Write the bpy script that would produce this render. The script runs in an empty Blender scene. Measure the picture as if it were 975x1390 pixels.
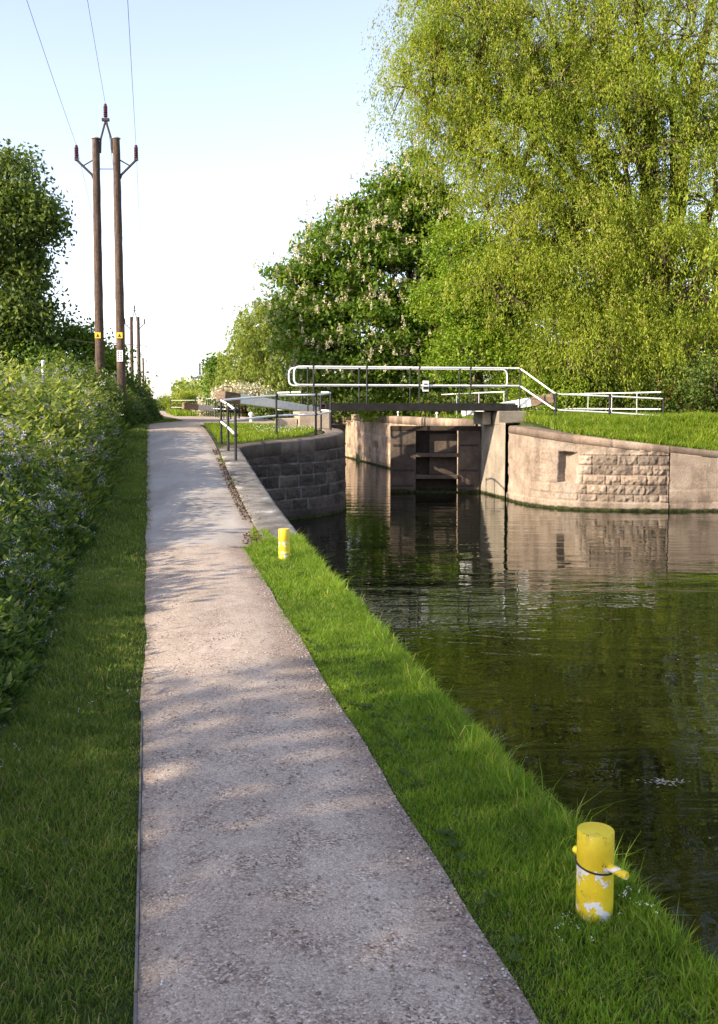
import bpy, math, random
import numpy as np
from mathutils import Vector
random.seed(7); RS = np.random.RandomState(11)
scene = bpy.context.scene
COL = scene.collection
F = 1300.0; CAMZ = 1.7; TH = math.atan(100/1300.0)
KX = 0.2188                     # the towpath runs off to the left of straight ahead
WATER = -1.25

# ------------------------------------------------------------------ coordinates
def S(u, Y): return (u - KX*Y, Y)            # u = metres right of the path's left edge line
def at(px, Y, z=None, py=None):               # a measured pixel column at distance Y
    zz = z if z is not None else 1.0
    dep = Y*math.cos(TH) - (zz-CAMZ)*math.sin(TH)
    x = (px-487.5)/F*dep
    if py is not None:
        a = (py-650)/F
        zz = CAMZ + Y*(-a*math.cos(TH)-math.sin(TH))/(math.cos(TH)-a*math.sin(TH))
        return (x, Y, zz)
    return (x, Y, zz)
def sm(a, b, x):
    t = np.clip((np.asarray(x, float)-a)/(b-a), 0, 1); return t*t*(3-2*t)

CANAL = np.array([S(1.58,-40), S(1.58,0), S(1.61,5.5), S(1.69,9), S(1.80,11.9), S(2.12,22.8), S(2.75,23.9), S(3.5,24.6), S(4.4,25.3),
                  S(5.1,26.2), S(5.55,27.3), S(5.7,28.3), S(5.7,60), S(11.2,60), S(11.2,30.1), (4.72,29.2), (5.0,28.2), (5.45,27.4), (6.3,26.8), (7.4,26.55),
                  (8.8,26.5), (10.5,26.6), (22,27.4), (24,-40)])
POUND = np.array([S(2.6,62), S(2.4,90), S(1.0,135), S(9.0,140), S(11.0,90), S(11.2,62)])
def poly_sd(P, X, Y):
    X = np.asarray(X, float); Y = np.asarray(Y, float)
    d = np.full(X.shape, 1e9); ins = np.zeros(X.shape, bool); n = len(P)
    for i in range(n):
        ax, ay = P[i]; bx, by = P[(i+1) % n]
        ex, ey = bx-ax, by-ay
        t = np.clip(((X-ax)*ex+(Y-ay)*ey)/(ex*ex+ey*ey), 0, 1)
        d = np.minimum(d, np.hypot(X-ax-t*ex, Y-ay-t*ey))
        c = ((ay > Y) != (by > Y))
        with np.errstate(divide='ignore', invalid='ignore'):
            xi = (bx-ax)*(Y-ay)/((by-ay) if by != ay else 1e-9)+ax
        ins ^= c & (X < xi)
    return np.where(ins, d, -d)
RX = [-50, 4.3, 5.8, 7.2, 8.6, 10, 14, 60]; RZ = [1.08, 1.08, .84, .68, .52, .37, .30, .30]
def land(X, Y):
    X = np.asarray(X, float); Y = np.asarray(Y, float)
    L = sm(10, 32, Y)
    top = np.interp(X, RX, RZ)
    t = sm(26.9, 30.6, Y)
    R = 1.17*t + top*(1-t)
    u = X + KX*Y
    w = sm(7.8, 9.2, u)
    h = L*(1-w)+R*w
    return h + (1.0-h)*sm(50, 70, Y)
def lz(x, y): return float(land(x, y))

# ------------------------------------------------------------------ noise
def _h(ix, iy, s):
    v = np.sin(ix*127.1+iy*311.7+s*74.7)*43758.5453
    return v-np.floor(v)
def noise2(x, y, s=0.0):
    x = np.asarray(x, float); y = np.asarray(y, float)
    ix = np.floor(x); iy = np.floor(y); fx = x-ix; fy = y-iy
    fx = fx*fx*(3-2*fx); fy = fy*fy*(3-2*fy)
    a = _h(ix,iy,s); b = _h(ix+1,iy,s); c = _h(ix,iy+1,s); d = _h(ix+1,iy+1,s)
    return a+(b-a)*fx+(c-a)*fy+(a-b-c+d)*fx*fy
def fbm(x, y, s=0.0, o=4):
    r = 0; a = .5; t = 0
    for i in range(o):
        r = r+a*noise2(x*2**i, y*2**i, s+i*3.1); t += a; a *= .5
    return r/t

def path_edges(Y):
    le = -.06+.05*(fbm(Y*1.9, Y*0, 5)-.5)*np.where(Y < 5, .2, 1.3)
    re = np.interp(Y, [-5, 3, 11.3, 11.31, 13, 23, 24.5, 33.3, 34.6, 57, 60, 70, 130], [1.04,1.04,1.10,1.2,1.40,1.62,1.66,1.75,5.2,5.2,2.6,2.2,1.5])
    re = re+.05*(fbm(Y*1.5+9, Y*0, 8)-.5)*np.where(Y < 11.3, .75, .5)
    le = le+np.interp(Y, [34,37,42,50,62,70,130], [0,.35,1.55,1.45,.95,.6,-.3])
    return le, re
def lumpf(X, Y):
    u = X+KX*Y; le, re = path_edges(Y)
    mask = sm(-.30,-.10,u)*sm(re+.22,re+.04,u)
    return (fbm(X*1.6, Y*1.6, 3)-.5)*.07*np.exp(-((X)**2+(Y-20)**2)/60**2)*(1-mask)

# ------------------------------------------------------------------ materials
def newmat(name):
    m = bpy.data.materials.new(name); m.use_nodes = True
    nt = m.node_tree; nt.nodes.clear()
    out = nt.nodes.new('ShaderNodeOutputMaterial')
    return m, nt, out
def N(nt, t, **kw):
    n = nt.nodes.new(t)
    for k, v in kw.items():
        if k in n.inputs: n.inputs[k].default_value = v
        else: setattr(n, k, v)
    return n
def ramp(nt, fac, stops):
    r = nt.nodes.new('ShaderNodeValToRGB'); cr = r.color_ramp
    while len(cr.elements) > 1: cr.elements.remove(cr.elements[-1])
    cr.elements[0].position = stops[0][0]; cr.elements[0].color = (*stops[0][1], 1)
    for p, c in stops[1:]:
        e = cr.elements.new(p); e.color = (*c, 1)
    nt.links.new(fac, r.inputs['Fac']); return r.outputs['Color']
def mixc(nt, fac, a, b, mode='MIX'):
    m = nt.nodes.new('ShaderNodeMix'); m.data_type = 'RGBA'; m.blend_type = mode
    for sock, v in ((m.inputs[0], fac), (m.inputs[6], a), (m.inputs[7], b)):
        if hasattr(v, 'is_linked'): nt.links.new(v, sock)
        elif isinstance(v, tuple): sock.default_value = (*v, 1)
        else: sock.default_value = v
    return m.outputs[2]
def tnoise(nt, scale, detail=5, rough=.6, coord='Object', stretch=None):
    tc = nt.nodes.new('ShaderNodeTexCoord'); src = tc.outputs[coord]
    if stretch:
        mp = nt.nodes.new('ShaderNodeMapping'); mp.inputs['Scale'].default_value = stretch
        nt.links.new(src, mp.inputs['Vector']); src = mp.outputs['Vector']
    n = N(nt, 'ShaderNodeTexNoise', Scale=scale, Detail=detail, Roughness=rough)
    nt.links.new(src, n.inputs['Vector']); return n.outputs['Fac']
def surf(name, stops, scale=3, rough=.8, bump=.3, bscale=30, metallic=0, stretch=None, fine=None, spec=.3, bdist=.01):
    m, nt, out = newmat(name)
    b = N(nt, 'ShaderNodeBsdfPrincipled', Roughness=rough, Metallic=metallic)
    b.inputs['Specular IOR Level'].default_value = spec
    c = ramp(nt, tnoise(nt, scale, stretch=stretch), stops)
    if fine:
        c = mixc(nt, fine[1], c, ramp(nt, tnoise(nt, fine[0], 3), [(.3, (.35,.35,.35)), (.7, (1.5,1.5,1.5))]), 'MULTIPLY')
    nt.links.new(c, b.inputs['Base Color'])
    bp = N(nt, 'ShaderNodeBump', Strength=bump, Distance=bdist)
    nt.links.new(tnoise(nt, bscale, 6, stretch=stretch), bp.inputs['Height']); nt.links.new(bp.outputs[0], b.inputs['Normal'])
    nt.links.new(b.outputs[0], out.inputs[0]); return m
def leafmat(name, stops, trans=.4, rough=.55, tcol=(1.25,1.2,.45), spec=.25):
    m, nt, out = newmat(name)
    at_ = N(nt, 'ShaderNodeAttribute', attribute_name='rnd')
    c = ramp(nt, at_.outputs['Fac'], stops)
    b = N(nt, 'ShaderNodeBsdfPrincipled', Roughness=rough); b.inputs['Specular IOR Level'].default_value = spec
    nt.links.new(c, b.inputs['Base Color'])
    t = nt.nodes.new('ShaderNodeBsdfTranslucent')
    nt.links.new(mixc(nt, 1.0, c, tcol, 'MULTIPLY'), t.inputs['Color'])
    mx = nt.nodes.new('ShaderNodeMixShader'); mx.inputs[0].default_value = trans
    nt.links.new(b.outputs[0], mx.inputs[1]); nt.links.new(t.outputs[0], mx.inputs[2]); nt.links.new(mx.outputs[0], out.inputs[0])
    return m
M = {}
M['white'] = surf('white_paint', [(.3,(.62,.61,.57)),(.5,(.78,.78,.75)),(.75,(.8,.8,.78))], 8, .45, .1, 60)
M['black'] = surf('black_paint', [(.3,(.012,.012,.013)),(.7,(.03,.028,.026))], 8, .5, .1, 60)
M['galv'] = surf('grey_metal', [(.3,(.35,.36,.36)),(.7,(.5,.5,.5))], 8, .45, .1, 60)
M['deckblack'] = surf('tarred_timber', [(.3,(.01,.009,.008)),(.7,(.03,.026,.022))], 4, .75, .3, 20)
M['rust'] = surf('rusty_bracket', [(.3,(.10,.045,.03)),(.7,(.17,.08,.05))], 9, .8, .3, 50)
M['insul'] = surf('insulator_glaze', [(.3,(.05,.012,.014)),(.7,(.09,.022,.022))], 9, .25, .05, 50, spec=.6)
M['arm'] = surf('dark_crossarm', [(.3,(.03,.02,.02)),(.7,(.06,.04,.035))], 9, .7, .2, 50)
M['wire'] = surf('wire_metal', [(.3,(.03,.03,.03)),(.7,(.06,.055,.05))], 9, .5, .05, 50)
M['polewood'] = surf('creosoted_pole', [(.25,(.035,.022,.016)),(.5,(.085,.055,.038)),(.75,(.16,.11,.078))], 3, .85, .6, 10, stretch=(6,6,.5), fine=(9,.5))
M['beamwood'] = surf('weathered_timber', [(.3,(.09,.06,.04)),(.55,(.18,.125,.085)),(.75,(.28,.21,.155))], 2.5, .85, .5, 12, stretch=(1,1,4), fine=(20,.4))
M['stone_pale'] = surf('pale_sandstone', [(.3,(.30,.22,.15)),(.5,(.42,.33,.24)),(.75,(.52,.43,.33))], 2.2, .9, .5, 25, fine=(30,.3))
M['concrete'] = surf('old_concrete', [(.3,(.22,.19,.155)),(.5,(.34,.30,.26)),(.75,(.44,.40,.35))], 1.7, .9, .5, 25, fine=(35,.35))
M['bark'] = surf('tree_bark', [(.3,(.045,.032,.022)),(.55,(.10,.072,.05)),(.8,(.17,.125,.09))], 2, .9, .9, 8, stretch=(3,3,.8), bdist=.03)
M['stem'] = surf('plant_stem', [(.3,(.06,.09,.02)),(.7,(.12,.14,.04))], 5, .8, .1, 20)
M['edging'] = surf('edging_board', [(.3,(.09,.08,.07)),(.7,(.2,.185,.17))], 5, .9, .3, 20)
M['kerbstone'] = surf('worn_kerb_stone', [(.3,(.075,.065,.055)),(.46,(.15,.135,.115)),(.6,(.23,.21,.185)),(.72,(.46,.45,.42))], 2.6, .9, .6, 18, fine=(30,.4))
M['signyellow'] = surf('yellow_sign', [(.3,(.75,.42,.02)),(.7,(.85,.5,.03))], 5, .5, .05, 20)
M['signwhite'] = surf('white_sign', [(.3,(.68,.68,.68)),(.7,(.8,.8,.8))], 5, .5, .05, 20)
M['flower_white'] = leafmat('white_petals', [(0,(.7,.68,.6)),(1,(.85,.83,.78))], .3, tcol=(1,1,1))
M['flower_purple'] = leafmat('purple_petals', [(0,(.30,.27,.42)),(.45,(.44,.41,.58)),(.75,(.52,.43,.54)),(1,(.72,.67,.74))], .35, tcol=(1,1,1.05))
M['candle'] = leafmat('chestnut_flower', [(0,(.48,.39,.22)),(.5,(.66,.60,.38)),(1,(.78,.74,.54))], .3, tcol=(1,1,1))
M['may'] = leafmat('hawthorn_blossom', [(0,(.35,.33,.12)),(.5,(.6,.56,.38)),(1,(.75,.7,.55))], .3, tcol=(1,1,.9))
M['leaf_willow'] = leafmat('willow_leaf', [(0,(.10,.16,.016)),(.4,(.24,.315,.028)),(.8,(.37,.42,.05)),(.95,(.45,.43,.11)),(1,(.42,.33,.16))], .52)
M['leaf_lime'] = leafmat('bright_leaf', [(0,(.08,.16,.012)),(.5,(.20,.31,.026)),(1,(.32,.40,.04))], .45)
M['leaf_chestnut'] = leafmat('chestnut_leaf', [(0,(.045,.10,.015)),(.5,(.13,.225,.028)),(1,(.25,.34,.05))], .45)
M['leaf_dark'] = leafmat('dark_leaf', [(0,(.04,.075,.018)),(.5,(.10,.155,.032)),(1,(.20,.245,.055))], .42)
M['leaf_grey'] = leafmat('grey_willow_leaf', [(0,(.13,.18,.03)),(.5,(.26,.32,.065)),(1,(.38,.42,.12))], .5)
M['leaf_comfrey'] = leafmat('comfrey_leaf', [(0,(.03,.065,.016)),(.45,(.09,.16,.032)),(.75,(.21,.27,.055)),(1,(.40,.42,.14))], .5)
M['leaf_bramble'] = leafmat('bramble_leaf', [(0,(.03,.06,.012)),(.5,(.07,.12,.02)),(.9,(.14,.19,.03)),(1,(.22,.12,.04))], .4)
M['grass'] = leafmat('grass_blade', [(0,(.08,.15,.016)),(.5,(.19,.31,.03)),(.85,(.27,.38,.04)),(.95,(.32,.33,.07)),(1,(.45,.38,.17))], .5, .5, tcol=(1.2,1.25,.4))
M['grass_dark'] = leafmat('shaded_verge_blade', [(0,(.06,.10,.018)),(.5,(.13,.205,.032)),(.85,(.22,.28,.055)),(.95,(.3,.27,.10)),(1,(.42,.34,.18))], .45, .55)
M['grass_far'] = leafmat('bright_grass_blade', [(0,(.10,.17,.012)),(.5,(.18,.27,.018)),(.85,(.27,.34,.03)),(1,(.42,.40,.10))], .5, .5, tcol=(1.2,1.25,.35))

def soilmat():
    m, nt, out = newmat('grassy_soil')
    b = N(nt, 'ShaderNodeBsdfPrincipled', Roughness=.95); b.inputs['Specular IOR Level'].default_value = .1
    c1 = ramp(nt, tnoise(nt, .9, 6), [(.3,(.03,.045,.012)),(.55,(.06,.075,.022)),(.75,(.10,.085,.045))])
    c = mixc(nt, .5, c1, ramp(nt, tnoise(nt, 40, 4), [(.3,(.4,.4,.4)),(.7,(1.4,1.4,1.3))]), 'MULTIPLY')
    nt.links.new(c, b.inputs['Base Color'])
    bp = N(nt, 'ShaderNodeBump', Strength=.8, Distance=.02)
    nt.links.new(tnoise(nt, 35, 5), bp.inputs['Height']); nt.links.new(bp.outputs[0], b.inputs['Normal'])
    nt.links.new(b.outputs[0], out.inputs[0]); return m
M['soil'] = soilmat()

def pathmat():
    m, nt, out = newmat('towpath_surface')
    b = N(nt, 'ShaderNodeBsdfPrincipled', Roughness=.95); b.inputs['Specular IOR Level'].default_value = .15
    tc = nt.nodes.new('ShaderNodeTexCoord')
    sx = nt.nodes.new('ShaderNodeSeparateXYZ'); nt.links.new(tc.outputs['Object'], sx.inputs[0])
    zone = N(nt, 'ShaderNodeAttribute', attribute_name='zone').outputs['Fac']
    # gravel stones
    v = N(nt, 'ShaderNodeTexVoronoi', Scale=125.0); v.inputs['Randomness'].default_value = 1
    nt.links.new(tc.outputs['Object'], v.inputs['Vector'])
    v2 = N(nt, 'ShaderNodeTexVoronoi', Scale=260.0); nt.links.new(tc.outputs['Object'], v2.inputs['Vector'])
    sep = nt.nodes.new('ShaderNodeSeparateColor'); nt.links.new(v.outputs['Color'], sep.inputs[0])
    sep2 = nt.nodes.new('ShaderNodeSeparateColor'); nt.links.new(v2.outputs['Color'], sep2.inputs[0])
    stones = ramp(nt, sep.outputs[0], [(0,(.11,.08,.062)),(.25,(.23,.175,.14)),(.6,(.38,.305,.25)),(.9,(.52,.44,.37)),(1,(.68,.6,.52))])
    fines = ramp(nt, sep2.outputs[0], [(0,(.27,.21,.165)),(.5,(.46,.385,.315)),(1,(.60,.52,.44))])
    cover = ramp(nt, tnoise(nt, 5.5, 8, .75), [(.38,(0,0,0)),(.62,(1,1,1))])
    g = mixc(nt, cover, stones, fines)
    patch = ramp(nt, tnoise(nt, 1.3, 5, .6, stretch=(1.6,.5,1)), [(.3,(.72,.69,.66)),(.7,(1.18,1.16,1.13))])
    g = mixc(nt, .9, g, patch, 'MULTIPLY')
    # grey bound surfacing
    t1 = ramp(nt, tnoise(nt, 1.1, 6, .65, stretch=(1.5,.4,1)), [(.3,(.30,.265,.225)),(.7,(.47,.42,.365))])
    t1 = mixc(nt, .55, t1, ramp(nt, tnoise(nt, 120, 3), [(.3,(.5,.5,.5)),(.7,(1.35,1.35,1.35))]), 'MULTIPLY')
    # sandy surfacing on the lock side
    sd = ramp(nt, tnoise(nt, .8, 6, .65), [(.3,(.32,.245,.18)),(.7,(.47,.38,.29))])
    sd = mixc(nt, .4, sd, ramp(nt, tnoise(nt, 60, 3), [(.3,(.5,.5,.5)),(.7,(1.35,1.35,1.35))]), 'MULTIPLY')
    z1 = nt.nodes.new('ShaderNodeMapRange'); z1.inputs[1].default_value = .45; z1.inputs[2].default_value = .55
    z2 = nt.nodes.new('ShaderNodeMapRange'); z2.inputs[1].default_value = 1.3; z2.inputs[2].default_value = 1.8
    nt.links.new(zone, z1.inputs[0]); nt.links.new(zone, z2.inputs[0])
    c = mixc(nt, z1.outputs[0], g, t1); c = mixc(nt, z2.outputs[0], c, sd)
    edge = N(nt, 'ShaderNodeAttribute', attribute_name='edge').outputs['Fac']
    e2 = nt.nodes.new('ShaderNodeMath'); e2.operation = 'MULTIPLY'; nt.links.new(edge, e2.inputs[0]); e2.inputs[1].default_value = .55
    c = mixc(nt, e2.outputs[0], c, ramp(nt, sep.outputs[1], [(0,(.09,.055,.035)),(.6,(.2,.13,.09)),(1,(.45,.36,.28))]))
    nt.links.new(c, b.inputs['Base Color'])
    h = nt.nodes.new('ShaderNodeMath'); h.operation = 'MULTIPLY'
    nt.links.new(v.outputs['Distance'], h.inputs[0]); h.inputs[1].default_value = -1.0
    h2 = nt.nodes.new('ShaderNodeMath'); h2.operation = 'ADD'; nt.links.new(h.outputs[0], h2.inputs[0]); nt.links.new(tnoise(nt, 25, 6, .7), h2.inputs[1])
    bp = N(nt, 'ShaderNodeBump', Strength=.38, Distance=.006)
    nt.links.new(h2.outputs[0], bp.inputs['Height']); nt.links.new(bp.outputs[0], b.inputs['Normal'])
    nt.links.new(b.outputs[0], out.inputs[0]); return m
M['path'] = pathmat()

def wallmat(name, cols, mort, stain=.5, algae=True, damp=0.0):
    m, nt, out = newmat(name)
    b = N(nt, 'ShaderNodeBsdfPrincipled', Roughness=.92); b.inputs['Specular IOR Level'].default_value = .2
    c = ramp(nt, tnoise(nt, 1.3, 8, .7), cols)
    blk = N(nt, 'ShaderNodeAttribute', attribute_name='blk').outputs['Fac']
    c = mixc(nt, .8, c, ramp(nt, blk, [(0,(.5,.48,.46)),(.5,(1,.97,.94)),(1,(1.45,1.38,1.28))]), 'MULTIPLY')
    c = mixc(nt, .5, c, ramp(nt, tnoise(nt, 28, 5), [(.3,(.5,.48,.46)),(.7,(1.35,1.35,1.35))]), 'MULTIPLY')
    st = ramp(nt, tnoise(nt, 1.0, 7, .7, stretch=(1.6,1.6,.35)), [(.48,(0,0,0)),(.68,(1,1,1))])
    ms = nt.nodes.new('ShaderNodeMath'); ms.operation = 'MULTIPLY'; nt.links.new(st, ms.inputs[0]); ms.inputs[1].default_value = stain
    c = mixc(nt, ms.outputs[0], c, (.07,.055,.045))
    mo = N(nt, 'ShaderNodeAttribute', attribute_name='mortar').outputs['Fac']
    mm = nt.nodes.new('ShaderNodeMath'); mm.operation = 'MULTIPLY'; nt.links.new(mo, mm.inputs[0]); nt.links.new(ramp(nt, tnoise(nt, 2.3, 6, .7), [(.38,(.1,.1,.1)),(.6,(1,1,1))]), mm.inputs[1])
    c = mixc(nt, mm.outputs[0], c, mort)
    if algae:
        g = nt.nodes.new('ShaderNodeNewGeometry'); sp = nt.nodes.new('ShaderNodeSeparateXYZ'); nt.links.new(g.outputs['Position'], sp.inputs[0])
        ad = nt.nodes.new('ShaderNodeMath'); ad.operation = 'MULTIPLY_ADD'; nt.links.new(tnoise(nt, 3.5, 5), ad.inputs[0]); ad.inputs[1].default_value = -.14
        nt.links.new(sp.outputs['Z'], ad.inputs[2])
        r = nt.nodes.new('ShaderNodeMapRange'); nt.links.new(ad.outputs[0], r.inputs[0]); r.inputs[1].default_value = WATER-.02+damp; r.inputs[2].default_value = WATER+.03+damp
        r.inputs[3].default_value = 1; r.inputs[4].default_value = 0
        c = mixc(nt, r.outputs[0], c, ramp(nt, tnoise(nt, 9, 4), [(.35,(.012,.014,.006)),(.7,(.05,.06,.015))]))
    nt.links.new(c, b.inputs['Base Color'])
    bp = N(nt, 'ShaderNodeBump', Strength=.6, Distance=.02)
    nt.links.new(tnoise(nt, 16, 8, .7), bp.inputs['Height']); nt.links.new(bp.outputs[0], b.inputs['Normal'])
    nt.links.new(b.outputs[0], out.inputs[0]); return m
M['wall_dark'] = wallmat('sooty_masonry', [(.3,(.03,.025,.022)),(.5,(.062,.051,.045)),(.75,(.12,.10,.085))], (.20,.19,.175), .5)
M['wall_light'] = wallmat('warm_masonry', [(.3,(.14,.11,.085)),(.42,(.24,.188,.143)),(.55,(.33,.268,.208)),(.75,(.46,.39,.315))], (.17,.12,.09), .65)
M['wall_chamber'] = wallmat('chamber_masonry', [(.3,(.24,.17,.12)),(.5,(.38,.29,.21)),(.75,(.5,.4,.3))], (.4,.33,.26), .75)
M['coping'] = wallmat('coping_stone', [(.3,(.18,.13,.095)),(.5,(.31,.235,.18)),(.75,(.44,.36,.29))], (.16,.12,.09), .3, False)
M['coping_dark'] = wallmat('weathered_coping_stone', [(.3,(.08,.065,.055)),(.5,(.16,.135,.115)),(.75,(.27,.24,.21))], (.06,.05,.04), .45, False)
M['gate'] = wallmat('wet_gate_timber', [(.3,(.055,.043,.035)),(.5,(.11,.087,.07)),(.75,(.20,.165,.135))], (.03,.02,.015), .5, True, .03)
M['gatedark'] = wallmat('dark_gate_timber', [(.3,(.022,.017,.014)),(.5,(.045,.034,.027)),(.75,(.09,.07,.055))], (.03,.02,.015), .5, True, .03)

def watermat(name, base, bumpy):
    m, nt, out = newmat(name)
    b = N(nt, 'ShaderNodeBsdfPrincipled', Roughness=.015, IOR=1.333)
    b.inputs['Base Color'].default_value = (*base, 1); b.inputs['Specular IOR Level'].default_value = .5
    tc = nt.nodes.new('ShaderNodeTexCoord')
    def layer(scale, st, det=2, rough=.5, dist=0.0):
        mp = nt.nodes.new('ShaderNodeMapping'); mp.inputs['Scale'].default_value = st; nt.links.new(tc.outputs['Object'], mp.inputs['Vector'])
        n = N(nt, 'ShaderNodeTexNoise', Scale=scale, Detail=det, Roughness=rough, Distortion=dist); nt.links.new(mp.outputs[0], n.inputs['Vector']); return n.outputs['Fac']
    a = layer(1.0, (.55,1.7,1), 3, .5, .6); c = layer(3.2, (.7,1.6,1), 2, .5, .4)
    # rings spreading from one point by the lock tail
    sub = nt.nodes.new('ShaderNodeVectorMath'); sub.operation = 'DISTANCE'; nt.links.new(tc.outputs['Object'], sub.inputs[0]); sub.inputs[1].default_value = (3.4, 16.6, 0)
    sn = nt.nodes.new('ShaderNodeMath'); sn.operation = 'MULTIPLY'; nt.links.new(sub.outputs['Value'], sn.inputs[0]); sn.inputs[1].default_value = 10.5
    s2 = nt.nodes.new('ShaderNodeMath'); s2.operation = 'SINE'; nt.links.new(sn.outputs[0], s2.inputs[0])
    fall = nt.nodes.new('ShaderNodeMapRange'); nt.links.new(sub.outputs['Value'], fall.inputs[0]); fall.inputs[1].default_value = .5; fall.inputs[2].default_value = 6.5; fall.inputs[3].default_value = .5; fall.inputs[4].default_value = 0
    rg = nt.nodes.new('ShaderNodeMath'); rg.operation = 'MULTIPLY'; nt.links.new(s2.outputs[0], rg.inputs[0]); nt.links.new(fall.outputs[0], rg.inputs[1])
    m1 = nt.nodes.new('ShaderNodeMath'); m1.operation = 'MULTIPLY_ADD'; nt.links.new(c, m1.inputs[0]); m1.inputs[1].default_value = .12; nt.links.new(a, m1.inputs[2])
    m2 = nt.nodes.new('ShaderNodeMath'); m2.operation = 'ADD'; nt.links.new(m1.outputs[0], m2.inputs[0]); nt.links.new(rg.outputs[0], m2.inputs[1])
    bp = N(nt, 'ShaderNodeBump', Strength=1.0, Distance=bumpy)
    nt.links.new(m2.outputs[0], bp.inputs['Height']); nt.links.new(bp.outputs[0], b.inputs['Normal'])
    nt.links.new(b.outputs[0], out.inputs[0]); return m
M['water'] = watermat('canal_water', (.006,.008,.003), .014)
M['waterfar'] = watermat('upper_water', (.012,.013,.007), .006)

def bollardmat():
    m, nt, out = newmat('flaking_yellow_paint')
    b = N(nt, 'ShaderNodeBsdfPrincipled', Roughness=.5)
    y = ramp(nt, tnoise(nt, 6, 5), [(.3,(.60,.42,.012)),(.5,(.74,.56,.02)),(.7,(.80,.64,.05))])
    g = nt.nodes.new('ShaderNodeTexCoord'); sp = nt.nodes.new('ShaderNodeSeparateXYZ'); nt.links.new(g.outputs['Object'], sp.inputs[0])
    # chips are common round the chain ring at 0.19 m and at the foot
    def band(z0, w):
        a = nt.nodes.new('ShaderNodeMath'); a.operation = 'SUBTRACT'; nt.links.new(sp.outputs['Z'], a.inputs[0]); a.inputs[1].default_value = z0
        c = nt.nodes.new('ShaderNodeMath'); c.operation = 'ABSOLUTE'; nt.links.new(a.outputs[0], c.inputs[0])
        r = nt.nodes.new('ShaderNodeMapRange'); nt.links.new(c.outputs[0], r.inputs[0]); r.inputs[1].default_value = 0; r.inputs[2].default_value = w; r.inputs[3].default_value = .17; r.inputs[4].default_value = 0
        return r.outputs[0]
    s = nt.nodes.new('ShaderNodeMath'); s.operation = 'ADD'; nt.links.new(band(.185,.05), s.inputs[0]); nt.links.new(band(.06,.05), s.inputs[1])
    s2 = nt.nodes.new('ShaderNodeMath'); s2.operation = 'ADD'; nt.links.new(s.outputs[0], s2.inputs[0]); nt.links.new(tnoise(nt, 22, 4, .6), s2.inputs[1])
    mk = ramp(nt, s2.outputs[0], [(.655,(0,0,0)),(.675,(1,1,1))])
    c = mixc(nt, mk, y, (.72,.70,.68))
    dk = ramp(nt, tnoise(nt, 17, 6, .7), [(.56,(0,0,0)),(.7,(1,1,1))])
    dm = nt.nodes.new('ShaderNodeMath'); dm.operation = 'MULTIPLY'; nt.links.new(dk, dm.inputs[0]); dm.inputs[1].default_value = .5
    c = mixc(nt, dm.outputs[0], c, (.16,.11,.03))
    ru = ramp(nt, tnoise(nt, 31, 4, .7), [(.66,(0,0,0)),(.69,(1,1,1))])
    c = mixc(nt, ru, c, (.10,.035,.012))
    nt.links.new(c, b.inputs['Base Color'])
    bp = N(nt, 'ShaderNodeBump', Strength=.3, Distance=.003); nt.links.new(mk, bp.inputs['Height']); nt.links.new(bp.outputs[0], b.inputs['Normal'])
    nt.links.new(b.outputs[0], out.inputs[0]); return m
M['bollard'] = bollardmat()

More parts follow.
